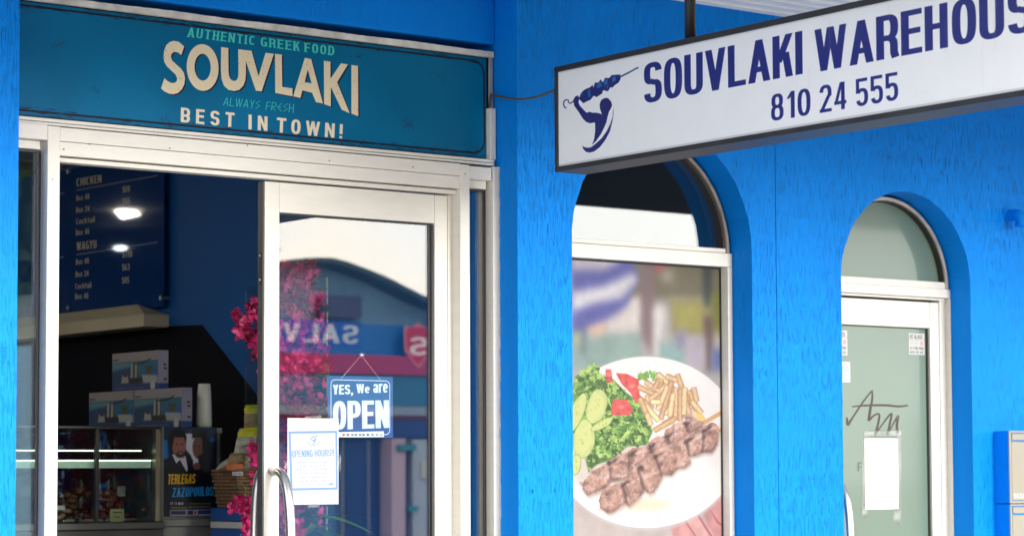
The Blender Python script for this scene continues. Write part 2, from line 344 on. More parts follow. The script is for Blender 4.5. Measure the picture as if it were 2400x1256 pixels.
        f_ = (lambda y: y) if ch == '6' else (lambda y: 1-y)
        S([(x, f_(y)) for x, y in sarc(c, .3, c-sx/2, .3-sy/2, 0, 360, 30, e)[:-1]], True); S([(x, f_(y)) for x, y in sarc(c, .5, c-sx/2, .5-sy/2, 50, 200, 24, e)])
    elif ch == '7': Hb(t, 0, w); D(w*.35, 0, r, 1)
    elif ch == '!': R(0, .3, sx, 1); R(0, 0, sx, .17); return sh, sx
    elif ch == ',': R(0, -.05, sx, .17); D(sx*.3, -.18, sx*.6, 0, .5); return sh, sx
    elif ch == '.': R(0, 0, sx, .16); return sh, sx
    elif ch == ':': R(0, .08, sx, .22); R(0, .5, sx, .64); return sh, sx
    elif ch == '-': R(0, .34, w*.5, .34+sy); return sh, w*.5
    elif ch == '/': D(l, 0, r*.8, 1, .7); return sh, w*.85
    elif ch in 'oeac':
        h2 = xh/2; pr = sarc(c, h2, c-sx/2, h2-sy/2, 0, 360, 30, e)[:-1]
        if ch == 'o': S(pr, True)
        elif ch == 'c': S(sarc(c, h2, c-sx/2, h2-sy/2, 45, 315, 24, e))
        elif ch == 'e': S(sarc(c, h2, c-sx/2, h2-sy/2, 0, 320, 30, e)); Hb(h2, l, r, .8)
        else: S([(l, xh*.74)]+sarc(c, xh*.68, c-sx/2, xh*.32-sy/2, 160, 0, 14, e)+[(r, .3), (r, 0)]); S(sarc(c, xh*.29, c-sx/2, xh*.29-sy/2, 0, 360, 20, e)[:-1], True)
    elif ch in 'nmhru':
        if ch == 'u': V(r, 0, xh, 0); S([(l, xh), (l, .3)]+sarc(c, .25, c-sx/2, .25-sy/2, 180, 360, 14, e))
        else:
            V(l, 0, 1 if ch == 'h' else xh, 0)
            if ch == 'r': S(sarc(w*.55, xh*.62, w*.55-sx/2, xh*.38-sy/2, 180, 60, 12, e)); w *= .75
            else: S(sarc(c, xh*.62, c-sx/2, xh*.38-sy/2, 180, 0, 16, e)+[(r, .2), (r, 0)])
            if ch == 'm': sh += [[[(x+w-sx, y) for x, y in lp] for lp in q] for q in [sweep(sarc(c, xh*.62, c-sx/2, xh*.38-sy/2, 180, 0, 16, e)+[(r, .2), (r, 0)], sx, sy)]]; w = 2*w-sx
    elif ch == 'x': D(l, 0, r, xh); D(r, 0, l, xh)
    elif ch == 'y': D(c, .15, l, xh); D(w*.25, -.28, r, xh)
    elif ch == 'k': V(l, 0, 1, 0); D(l+sx*.2, .22, r, xh); D(r, 0, l+sx, .42)
    elif ch == 't': V(w*.4, 0, .95, 0); Hb(xh-sy/2, 0, w*.8); w *= .75
    elif ch == 'i': R(0, 0, sx, xh); R(0, .84, sx, 1); return sh, sx
    elif ch == 'l': R(0, 0, sx, 1); return sh, sx
    elif ch == 's': S(sarc(c, xh*.75, c-sx/2, xh*.25-sy/2, 8, 262, 14, e)[:-1]+sarc(c, xh*.25, c-sx/2, xh*.25-sy/2, 82, -172, 14, e)[1:])
    elif ch in 'dpb': V(r if ch == 'd' else l, -.25 if ch == 'p' else 0, xh if ch == 'p' else 1, 0); S(sarc(c, xh/2, c-sx/2, xh/2-sy/2, 0, 360, 24, e)[:-1], True)
    else: S(sarc(c, .5, c-sx/2, .5-sy/2, 0, 360, 24, e)[:-1], True)
    return sh, w
def layout(t, st):
    x = 0; r = []; gap = st.get('gap', .07)
    for ch in t:
        sh, w = glyph(ch, st); k = st.get('lean', 0)
        if k: sh = [[[(px+k*py, py) for px, py in lp] for lp in q] for q in sh]
        r += [(q, x) for q in sh]; x += w+gap
    return r, x-gap
# the emblem: a figure lifting a skewer; pts in its own drawing frame
LOGO_MAN = [(240, 470), (260, 435), (290, 422), (303, 450), (295, 500), (310, 530), (350, 575), (380, 605), (410, 595), (450, 605), (480, 603), (530, 615), (543, 630), (535, 600), (520, 560), (518, 510), (535, 470), (570, 450), (605, 450), (640, 490), (648, 530), (635, 560), (615, 595), (600, 650), (590, 700), (565, 760), (530, 830), (480, 900), (437, 942), (460, 880), (470, 800), (470, 720), (465, 705), (420, 715), (375, 700), (340, 665), (300, 600), (250, 530)]
LOGO_MOON = [(662, 550), (655, 640), (630, 720), (590, 800), (540, 870), (480, 925), (430, 965), (395, 972), (355, 965), (333, 950), (345, 985), (375, 1015), (415, 1022), (460, 1010), (520, 965), (580, 885), (625, 800), (650, 700), (663, 620)]
LOGO_MEAT = [(300, 460), (318, 400), (345, 372), (378, 352), (412, 340), (443, 312), (452, 340), (470, 285), (500, 290), (528, 255), (550, 285), (575, 238), (618, 240), (642, 210), (690, 205), (735, 203), (738, 250), (715, 290), (680, 312), (650, 342), (632, 335), (605, 380), (552, 367), (545, 402), (485, 440), (455, 425), (420, 470), (387, 482), (347, 505)]
LOGO_HI = [[(318, 440), (330, 390), (350, 380), (335, 420)], [(390, 375), (412, 352), (425, 440), (405, 445)], [(480, 330), (520, 270), (545, 320), (500, 350)], [(555, 270), (600, 245), (605, 290), (570, 325)], [(645, 240), (680, 215), (690, 265), (650, 285)], [(590, 330), (612, 300), (600, 360)]]
def logo(cv, f, col, hi):
    g = lambda p: [cv.P(*f(*q)) for q in p]
    cv.fill([[g(LOGO_MAN)], [g(LOGO_MOON)], [g(LOGO_MEAT)]], col)
    cv.fill([[g(q)] for q in [sum(sweep([(168, 556), (148, 545), (138, 520), (142, 485), (165, 467), (188, 472), (190, 495), (205, 508), (245, 482)], 13, 13), [])]], col)
    cv.fill([[g(sum(sweep([(735, 228), (830, 180), (900, 140), (925, 130)], 15, 15), []))]], col)
    for h in LOGO_HI: cv.fill([[g(h)]], hi, a=.75)
    cv.fill([[g(sum(sweep([(720, 228), (850, 163), (890, 145)], 4, 6), []))]], hi)
# ================================================================== the ground
GROUNDM = mat('dry_ground', (.30, .27, .2), .9, var=.2, scale=.5)
ASPH = mat('asphalt', (.06, .06, .062), .85, var=.25, scale=3, bump=.004, bscale=120)
CONC = mat('footpath_concrete', (.48, .46, .43), .8, var=.12, scale=2, bump=.002, bscale=60)
tag(B(-200, 200, -260, 200, -.4, -.20).build('ground', GROUNDM), kind='structure')
tag(B(-60, 60, -15.5, -4.2, -.19, -.15).build('road', ASPH), kind='structure')
tag(B(-60, 60, -4.2, -4.05, -.19, -.01).build('kerb', CONC), kind='structure')
tag(B(-60, 60, -15.65, -15.5, -.19, -.01).build('far_kerb', CONC), kind='structure')
fp = tag(B(-60, 60, -4.05, .1, -.19, -.03).build('footpath', CONC), kind='structure')
slab = None
for k in range(-4, 8):
    for j in range(3):
        if slab is None: slab = B(0, 1.19, 0, 1.32, 0, .03).build('paving_slab', CONC, fp, bevel=.006); o = slab
        else: o = slab.copy(); COL.objects.link(o)
        o.location = (k*1.2, -4.04+j*1.34, -.03)
tag(B(-60, 60, -20, -15.65, -.19, 0).build('far_footpath', CONC), kind='structure')
LINE = mat('white_road_paint', (.75, .75, .72), .6, var=.1)
for k in range(-4, 6):
    tag(B(k*6, k*6+3, -9.9, -9.8, -.15, -.146).build('road_marking', LINE), kind='structure')
# ================================================================== the blue building
bld = thing('shop_building', 'bright blue rendered shop building with a recessed shopfront and two arched openings', 'building', (0, 0, 0))
A1 = (.7035, .4515, 2.362); A2 = (2.026, .3825, 2.273)       # centre, radius, spring height
ZT = 3.60; RD = .24; ZA0 = 3.31
def facade(x0, x1, arch, sill, name, seed):
    cx, r, zc = arch; rg = random.Random(seed); mb = MB(); q = mb.quad; n = 44
    jit = [rg.uniform(-1, 1)*.0022 for _ in range(n+1)]
    pts = [(cx-(r+jit[k])*math.cos(math.pi*k/n), zc+(r+jit[k])*math.sin(math.pi*k/n)) for k in range(n+1)]
    q((x0, 0, 0), (pts[0][0], 0, 0), (pts[0][0], 0, zc), (x0, 0, zc)); q((pts[-1][0], 0, 0), (x1, 0, 0), (x1, 0, zc), (pts[-1][0], 0, zc))
    q((x0, 0, zc), (pts[0][0], 0, zc), (pts[0][0], 0, ZT), (x0, 0, ZT)); q((pts[-1][0], 0, zc), (x1, 0, zc), (x1, 0, ZT), (pts[-1][0], 0, ZT))
    for a, b in zip(pts, pts[1:]): q((a[0], 0, a[1]), (b[0], 0, b[1]), (b[0], 0, ZT), (a[0], 0, ZT))
    rv = MB()
    prof = [(pts[0][0], sill)]+pts+[(pts[-1][0], sill)]
    for a, b in zip(prof, prof[1:]): rv.quad((a[0], 0, a[1]), (a[0], RD, a[1]), (b[0], RD, b[1]), (b[0], 0, b[1]))
    if sill > 0: q((pts[0][0], 0, 0), (pts[-1][0], 0, 0), (pts[-1][0], 0, sill), (pts[0][0], 0, sill)); rv.quad((pts[0][0], 0, sill), (pts[-1][0], 0, sill), (pts[-1][0], RD, sill), (pts[0][0], RD, sill))
    if name == 'left': mb.quad((x1, 0, 0), (x1, .02, 0), (x1, .02, ZT), (x1, 0, ZT))
    else: mb.quad((x0, 0, 0), (x0, .02, 0), (x0, .02, ZT), (x0, 0, ZT))
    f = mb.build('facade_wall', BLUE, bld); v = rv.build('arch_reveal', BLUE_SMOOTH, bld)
    bpy.data.objects[v.name].data.polygons.foreach_set('use_smooth', [False]*len(rv.f))
    return f
facade(0, 1.2832, A1, .55, 'left', 3); facade(1.2868, 7.0, A2, 0.0, 'right', 5)
B(1.27, 1.30, .012, .05, 0, ZT).build('joint_filler', mat('dark_blue_sealant', (.004, .05, .2), .6), bld)
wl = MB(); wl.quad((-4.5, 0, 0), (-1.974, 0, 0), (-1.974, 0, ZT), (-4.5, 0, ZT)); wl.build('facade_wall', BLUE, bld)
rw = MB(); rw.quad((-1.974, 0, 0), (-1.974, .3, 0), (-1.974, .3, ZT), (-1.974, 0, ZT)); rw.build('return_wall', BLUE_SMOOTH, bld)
# right-hand return, wavering edge as painted
rw = MB(); rw.quad((0, 0, 0), (0, .28, 0), (0, .28, ZT), (0, 0, ZT)); rw.build('return_wall', BLUE_SMOOTH, bld)
zt0 = PY(600, 63, .13)[2]
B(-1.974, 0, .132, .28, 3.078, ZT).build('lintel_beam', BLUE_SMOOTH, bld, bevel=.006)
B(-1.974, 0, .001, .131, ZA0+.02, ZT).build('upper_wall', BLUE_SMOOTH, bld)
B(-4.5, 7, .002, 9.3, ZT+.001, ZT+.1).build('roof', mat('grey_roof', (.3, .3, .3), .7), bld)
PART = mat('interior_blue_paint', (.008, .11, .38), .5, var=.06, scale=1.5, spec=.15)
DARKIN = mat('dark_interior_wall', (.06, .06, .065), .8)
XP = .05
B(XP, XP+.12, .22, 9.2, 0, ZT-.05).build('partition_wall', PART, bld)
B(-4.5, XP, 9.2, 9.3, 0, ZT-.05).build('back_wall', mat('beige_tiled_wall', (.30, .27, .20), .5, var=.2, scale=1), bld)
B(-4.5, -4.4, .3, 9.2, 0, ZT-.05).build('side_wall', mat('interior_cream_wall', (.35, .32, .25), .6), bld)
zce = PX(165, 391, XP)[2]
B(-4.4, XP, .3, 9.2, zce, zce+.06).build('shop_ceiling', mat('cream_ceiling_board', (.42, .40, .33), .7), bld)
B(-4.4, 7, .25, 9.2, -.1, 0).build('shop_floor', mat('dark_floor_tiles', (.12, .11, .10), .35, var=.2, scale=2), bld)
B(1.30, 1.42, .25, 3, 0, ZT-.05).build('partition_wall', DARKIN, bld); B(XP+.12, 7, 2.2, 2.3, 0, ZT-.05).build('back_wall', DARKIN, bld)
# -------------------------------------------------- shopfront framing (flush face at FA, glass at GA)
FA, GA = .110, .165
x_ = lambda px, Y, py=700: float(PY(px, py, Y)[0])
z_ = lambda px, py, Y: float(PY(px, py, Y)[2])
sf = B(x_(109, FA), x_(138, FA), FA, FA+.075, 0, z_(139, 297, FA)).build('shopfront_frame', WHITE, bld, bevel=.0016)
W = lambda *a, **k: B(*a).build(k.get('n', 'frame_member'), k.get('m', WHITE), sf, bevel=k.get('bv', .0016))
XL, XM0, XM1, XR0, XR1 = -1.974, x_(109, FA), x_(138, FA), x_(1079.5, FA), x_(1101.5, FA)
zh0, zh1, zh2, zh3 = z_(139, 298, FA), z_(139, 331.5, FA), z_(139, 364, FA), z_(139, 379.5, FA+.02)
W(XR0, XR1, FA, FA+.075, 0, z_(1090, 386, FA))                               # right mullion
W(XM1, XR0, FA+.001, FA+.07, zh1+.0015, zh0)                                 # head, upper band
W(XM1, XR0, FA+.003, FA+.07, zh2, zh1)                                       # head, lower band
W(XM1, XR0, FA+.022, FA+.07, zh3, zh2-.004)                                  # stop
zl0, zl1, zl2 = z_(60, 288, FA), z_(60, 324, FA), z_(60, 348, FA+.03)
W(XL, XM0, FA+.001, FA+.07, zl1, zl0); W(XL, XM0-.012, FA+.03, FA+.07, zl2, zl1-.001)
W(XR1, x_(1153, FA), FA+.001, FA+.07, z_(1101, 419, FA), z_(1101, 389, FA)); W(XR1, x_(1140, FA+.03), FA+.03, FA+.07, z_(1101, 441, FA+.03), z_(1101, 421, FA+.03))
W(x_(1156.5, FA), -.004, FA, FA+.09, 0, z_(1160, 391, FA), m=WHITE)                # outer jamb
seal = MB(); zz = np.linspace(.9, z_(1165, 391, FA), 60); rg = random.Random(4)
for a, b in zip(zz, zz[1:]):
    wa = .002+.004*rg.random(); seal.box(-.0045, -.0001, FA-wa, FA+.004, a, b)
seal.build('sealant_bead', GREYW, sf)
# ledge under the fascia sign
SB = z_(44, 271, .125); 
W(XL, x_(1160, .118), .118, .16, z_(44, 288, .118)+.001, z_(44, 281, .118), n='sill_strip'); W(XL, x_(1160, .122), .122, .16, z_(44, 281, .122)+.0015, SB-.001, n='sill_strip')
# sidelights
ysl = .16
def pane(name, x0, x1, z0, z1, Y, m, parent, t=.006): return B(x0, x1, Y, Y+t, z0, z1).build(name, m, parent)
pl = pane('side_pane', XL+.001, XM0-.003, 0, zl2-.004, ysl, GLASS, sf); pr = pane('side_pane', XR1+.001, x_(1156.5, FA)-.004, 0, z_(1101, 441, FA+.03)-.004, ysl, GLASS, sf)
B(XR1+.0015, x_(1156.5, FA)-.002, ysl-.006, ysl, z_(1101, 441, FA+.03)-.009, z_(1101, 441, FA+.03)-.001).build('gasket', BLACKR, sf)
B(x_(1156.5, FA)-.012, x_(1156.5, FA)-.001, ysl-.004, ysl, 0, z_(1101, 441, FA+.03)-.009).build('gasket', BLACKR, sf)
B(XL+.002, XM0-.002, ysl-.006, ysl, zl2-.008, zl2-.0015).build('gasket', BLACKR, sf); B(XM0-.010, XM0-.001, ysl-.004, ysl, 0, zl2-.009).build('gasket', BLACKR, sf)
# inner door jamb (behind mullion)
DY = .150
W(x_(1050.5, DY+.01), x_(1061, DY+.01), DY+.012, DY+.05, 0, zh3-.001)
SCR = mat('dull_screw_head', (.20, .19, .18), .45, metal=.6)
for qx, qy in ((210, 338), (398, 348), (580, 341), (772, 377), (968, 392), (150, 350), (1090, 408), (1088, 640), (1089, 980), (123, 420), (121, 820), (120, 1160)):
    p_ = PY(qx, qy, FA); MB().tube([(p_[0], FA-.0012, p_[2]), (p_[0], FA+.002, p_[2])], .0026, 8).build('screw', SCR, sf)
for qx, qy in ((1250, 1150), (1302, 1149)):
    p_ = PY(qx, qy, 0); MB().tube([(p_[0], -.006, p_[2]), (p_[0], .001, p_[2])], .006, 10).build('painted_bolt', BLUE_SMOOTH, bld)
# -------------------------------------------------- the closed leaf of the shop door
dx0, dx1, dx2, dx3 = x_(620, DY), x_(655, DY), x_(1018.8, DY), x_(1048.6, DY)
dzt = zh3-.006; dzr = z_(655, 497.5, DY)
door = B(dx0, dx1-.0004, DY, DY+.042, .02, dzt).build('shop_door', WHITE, bld, bevel=.0018)
B(dx2+.0008, dx3, DY, DY+.042, .02, dzt).build('stile', WHITE, door, bevel=.0018)
B(dx1+.0002, dx2-.0002, DY+.001, DY+.041, dzr, dzt).build('top_rail', WHITE, door, bevel=.0014)
B(dx1+.0002, dx2-.0002, DY+.001, DY+.041, .02, .30).build('bottom_rail', WHITE, door, bevel=.0014)
B(dx0-.003, dx0-.0002, DY+.004, DY+.040, .02, dzt-.002).build('edge_strip', DKEDGE, door)  # dark colour stands for the shade on the door's left edge
B(dx0-.0075, dx0-.003, DY-.0004, DY+.006, .02, dzt-.002).build('edge_shade_strip', DKEDGE, door)  # added dark strip carrying on the painted edge shade
lk = B(dx0-.006, dx0-.003, DY+.012, DY+.03, z_(611, 665, DY), z_(611, 590, DY)).build('latch_plate', BLACKM, door, bevel=.001)
for q in (598, 655): MB().tube([(dx0-.009, DY+.021, z_(611, q, DY)), (dx0-.005, DY+.021, z_(611, q, DY))], .006, 10).build('latch_bolt', STEEL, lk, smooth=True)
gk = MB(); gk.box(dx1, dx2, DY+.012, DY+.02, dzr-.006, dzr-.0005); gk.box(dx2-.009, dx2-.0005, DY+.006, DY+.02, .3, dzr-.006); gk.build('gasket', BLACKR, door)
pane('glass_pane', dx1+.0005, dx2-.001, .301, dzr-.001, DY+.020, GLASS, door)
def pull(xc, yb, out, z0, z1, parent, r=.0165, m=STEEL):
    pts = [(xc, yb, z1)]
    for k in range(1, 24):
        a = math.pi*k/24; pts.append((xc, yb+out*(math.sin(a)**.55), (z0+z1)/2+(z1-z0)/2*math.copysign(abs(math.cos(a))**.8, math.cos(a))))
    pts.append((xc, yb, z0)); return MB().tube(pts, r, 16).build('pull_handle', m, parent, smooth=True)
hz = z_(640, 1103, DY); hx = x_(638, DY)
pull(hx, DY, -.125, hz-.62, hz, door); pull(hx, DY+.042, .07, hz-.62, hz, door)
B(hx-.0001, hx+.0001, DY, DY+.001, hz, hz+.001) 
# -------------------------------------------------- fascia sign
ys = .145
SX0, SX1, SZ0, SZ1 = -1.974, x_(1145.5, ys, 250), SB+.0005, z_(1146, 134, ys)
cv = Cv('Y', ys, SX0, SX1, SZ0, SZ1, 1150, (0, 104, 147))
g1 = noise2(cv.H, cv.W, 260, 3, 1); cv.a *= (1+.16*(g1-.5))[..., None]
DKB = (34, 30, 44)
def rr(cv, i, t, rad, col, e=(0, 0)):
    w, h = cv.W, cv.H
    def loop(i):
        r = max(2, rad-i+20); P = []
        for (cx, cy, a0) in ((w-i-r, i+r, -90), (w-i-r, h-i-r, 0), (i+r-200, h-i-r, 90), (i+r-200, i+r, 180)):
            for k in range(9): a = math.radians(a0+90*k/8); P.append((cx+r*math.cos(a), cy+r*math.sin(a)))
        return P
    cv.fill([[loop(i), loop(i+t)]], col)
cv.fill([[[(0, 0), (cv.W, 0), (cv.W, 9), (0, 9)]], [[(0, cv.H-7), (cv.W, cv.H-7), (cv.W, cv.H), (0, cv.H)]], [[(cv.W-13, 0), (cv.W, 0), (cv.W, cv.H), (cv.W-13, cv.H)]]], (22, 20, 32))
rr(cv, 20, 8, 60, DKB)
for k in range(260):       # ragged wear along the border
    x = RNG.random()*cv.W; top = RNG.random() < .5; y = RNG.uniform(10, 34) if top else cv.H-RNG.uniform(8, 40); w = RNG.uniform(5, 60)
    cv.fill([[[(x, y), (x+w*.5, y-RNG.uniform(.5, 2)), (x+w, y+1), (x+w*.6, y+RNG.uniform(1, 4))]]], DKB if RNG.random() < .75 else (0, 102, 152), a=RNG.uniform(.4, .95))
f4 = lambda x, y: (360+x/4.186, 50+y/4.186)
for cx, cy, n_ in [(135, 105, 28), (222, 215, 24), (390, 280, 26), (1035, 180, 26), (955, 290, 60), (1120, 350, 30), (1125, 130, 26), (380, 120, 20), (840, 130, 24), (395, 300, 20), (60, 20, 14), (820, 340, 30), (960, 350, 25), (700, 345, 20), (1022, 355, 26)]:
    for k in range(n_):
        px, py = cx+RNG.gauss(0, 8), cy+RNG.gauss(0, 7); c, r_ = cv.P(px, py); sz = RNG.uniform(.6, 2.6)
        cv.fill([[[(c+sz*RNG.uniform(.5, 1.4)*math.cos(q), r_+sz*RNG.uniform(.5, 1.6)*math.sin(q)) for q in np.linspace(0, 6, 7)]]], (60, 34, 52), a=.85)
SV = {'S': [(300, 250), (272, 335), (235, 308), (200, 303), (176, 322), (170, 350), (183, 388), (222, 425), (268, 465), (298, 508), (309, 560), (302, 620), (277, 670), (240, 705), (195, 718), (150, 712), (105, 690), (72, 660), (105, 560), (140, 590), (175, 607), (210, 605), (228, 585), (230, 560), (213, 522), (175, 488), (127, 442), (103, 400), (97, 350), (103, 290), (125, 235), (160, 205), (200, 194), (250, 206)],
      'U': [(662, 255), (733, 265), (735, 480), (740, 535), (755, 570), (785, 588), (812, 582), (828, 555), (832, 510), (830, 276), (905, 287), (905, 520), (900, 580), (880, 635), (840, 675), (790, 687), (735, 675), (690, 635), (667, 570), (660, 480)],
      'V': [(880, 283), (960, 292), (1030, 540), (1098, 312), (1180, 322), (1060, 690), (1003, 683), (890, 350)],
      'L': [(1190, 322), (1258, 330), (1262, 645), (1362, 660), (1362, 738), (1193, 705)],
      'K': [(1670, 388), (1735, 400), (1735, 565), (1838, 415), (1908, 425), (1800, 600), (1925, 905), (1845, 870), (1740, 650), (1738, 838), (1672, 815)],
      'I': [(1940, 430), (2005, 440), (2008, 935), (1940, 908)]}
el = lambda cx, cy, rx, ry, n=40: [(cx+rx*math.cos(2*math.pi*k/n), cy+ry*math.sin(2*math.pi*k/n)) for k in range(n)]
skew = lambda L_, k: [(x, y+(x-482)*k) for x, y in L_]
SVS = [[SV[c]] for c in 'SUVLKI']+[[skew(el(481, 456, 157, 229), .06), skew(el(481, 453, 79, 131), .06)], [[(1483, 362), (1545, 372), (1662, 810), (1592, 795), (1555, 705), (1460, 680), (1440, 755), (1368, 738)], [(1512, 478), (1550, 612), (1483, 598)]]]
for off, col in ((13, (46, 24, 44)), (0, (232, 217, 184))):
    cv.fill([[[cv.P(*f4(x+off, y+off*.8)) for x, y in lp] for lp in sh] for sh in SVS], col)
for k in range(520):       # flaked specks on the letters and panel
    px, py = RNG.uniform(380, 842), RNG.uniform(90, 275); c, r_ = cv.P(px, py); c, r_ = int(c), int(r_)
    if 3 < r_ < cv.H-4 and 3 < c < cv.W-4 and cv.a[r_, c, 0] > .7 and (noise2(1, 1, 1, 1, (int(px/22)*31+int(py/22)) % 9999)[0, 0] > .35):
        s_ = RNG.uniform(.5, 1.9); cv.fill([[[(c+s_*RNG.uniform(.4, 1.4)*math.cos(q), r_+s_*RNG.uniform(.4, 2)*math.sin(q)) for q in np.linspace(0, 6, 6)]]], (95, 84, 74), a=.8)
TQ = (72, 202, 182); CR = (232, 217, 190)
ss = dict(w=.62, sx=.2, sy=.13, serif=.07, gap=.2)
cv.text('AUTHENTIC', (328, 155), (993, 238), (998, 150), (340, 60), TQ, ss, f=f4); cv.text('GREEK', (1050, 245), (1432, 298), (1432, 205), (1052, 158), TQ, ss, f=f4); cv.text('FOOD', (1480, 303), (1770, 340), (1775, 248), (1480, 212), TQ, ss, f=f4)
sz = dict(w=.62, sx=.09, sy=.07, zig=1, gap=.16, lean=.06)
cv.text('ALWAYS', (680, 825), (1040, 862), (1045, 780), (690, 745), TQ, sz, f=f4); cv.text('FRESH', (1098, 870), (1370, 900), (1372, 812), (1105, 790), TQ, sz, f=f4)
sb = dict(w=.62, sx=.21, sy=.17, gap=.4)
cv.text('BEST', (265, 990), (790, 1042), (795, 900), (268, 845), CR, sb, f=f4); cv.text('IN', (930, 1060), (1116, 1078), (1118, 935), (932, 915), CR, sb, f=f4); cv.text('TOWN!', (1205, 1090), (1850, 1152), (1857, 1012), (1210, 945), CR, dict(w=.6, sx=.2, sy=.17, gap=.32), f=f4)
fs = thing('fascia_sign', 'long teal painted sign above the door reading SOUVLAKI with worn black border', 'sign', ((SX0+SX1)/2, ys, SZ0))
cv.plane('sign_panel', cv.mat('fascia_print', .34, .12, grain=.04), fs, .012)
# trim above and beside the sign: uneven plaster-covered strips
tz0, tz1 = z_(1150, 135, .13), z_(1152, 122, .13)
tb = MB(); n_ = 120; rg = random.Random(8)
for k in range(n_):
    a, b = XL+(x_(1157, .13, 130)-XL)*k/n_, XL+(x_(1157, .13, 130)-XL)*(k+1)/n_
    tb.box(a, b, .128+.0004*math.sin(k*.7), .16, tz0+.0006*rg.random()-.014*(1-k/n_)*.0, tz1+.0012*math.sin(k*.21)+.0012*rg.random())
tb.build('sign_trim', OLDWHITE, fs)
B(x_(1146.5, .14, 200), x_(1154.5, .14, 200), .138, .16, z_(1150, 252, .14), tz0).build('sign_trim', mat('grey_flashing', (.34, .34, .38), .5, var=.15, scale=20), fs, bevel=.001)
B(x_(1146.5, .128, 300), x_(1160, .128, 300), .122, .16, SB, z_(1150, 254, .128)).build('sign_trim', WHITE, fs, bevel=.0015)
# -------------------------------------------------- window one (arched, food print behind glass)
def arc_ring(cx, zc, r0, r1, y0, y1, z0, n=44, x0=0):
    mb = MB(); P = [(math.cos(math.pi*k/n), math.sin(math.pi*k/n)) for k in range(n+1)]
    for (c0, s0), (c1, s1) in zip(P, P[1:]):
        mb.prism([(cx+r1*c0, y0, zc+r1*s0), (cx+r0*c0, y0, zc+r0*s0), (cx+r0*c1, y0, zc+r0*s1), (cx+r1*c1, y0, zc+r1*s1)], [(cx+r1*c0, y1, zc+r1*s0), (cx+r0*c0, y1, zc+r0*s0), (cx+r0*c1, y1, zc+r0*s1), (cx+r1*c1, y1, zc+r1*s1)])
    if z0 < zc:
        for sg in (1, -1): mb.box(cx+sg*r0, cx+sg*r1, y0, y1, z0, zc)
    return mb
def half_disc(cx, zc, r, y0, y1, z0, n=40):
    a = [(cx-r, y0, z0)]+[(cx-r*math.cos(math.pi*k/n), y0, zc+r*math.sin(math.pi*k/n)) for k in range(n+1)]+[(cx+r, y0, z0)]
    return MB().prism(a, [(p[0], y1, p[2]) for p in a])
BRONZE = mat('tarnished_frame', (.36, .31, .25), .5, var=.25, scale=12); DKFR = mat('dark_gasket_frame', (.03, .026, .022), .5)
cx, r, zc = A1; XJ = cx+r-.004
tz = [z_(1341.8, 557.8, FA+.012), z_(1341, 569, FA+.012), z_(1340, 569, FA), z_(1339.7, 602, FA)]
w1 = B(cx-r+.004, XJ, FA, FA+.09, tz[3], tz[2]).build('arched_window', WHITE, bld, bevel=.0018)
B(cx-r+.004, x_(1701, FA+.012), FA+.010, FA+.08, tz[1]+.001, tz[0]).build('transom_cap', WHITE, w1, bevel=.002)
B(x_(1706.5, FA), XJ, FA, FA+.09, .56, tz[3]-.0005).build('jamb', WHITE, w1, bevel=.0015); B(cx-r+.004, cx-r+.03, FA, FA+.09, .56, tz[3]-.0005).build('jamb', WHITE, w1, bevel=.0015)
B(cx-r+.004, XJ, FA, FA+.09, .5505, .59).build('sill', WHITE, w1, bevel=.0015)
YG1 = .155
arc_ring(cx, zc, r-.026, r-.014, FA+.004, FA+.03, tz[0]+.001).build('arch_frame', BRONZE, w1); arc_ring(cx, zc, r-.038, r-.0262, FA+.012, YG1, tz[0]+.001).build('arch_gasket', DKFR, w1)
half_disc(cx, zc, r-.03, YG1, YG1+.006, tz[0]).build('fanlight_pane', GLASS, w1)
xr = x_(1706.5, FA)-.001
B(xr-.006, xr, YG1-.006, YG1, .6, tz[3]-.001).build('gasket', BLACKR, w1); B(cx-r+.03, xr-.006, YG1-.006, YG1, tz[3]-.007, tz[3]-.001).build('gasket', BLACKR, w1)
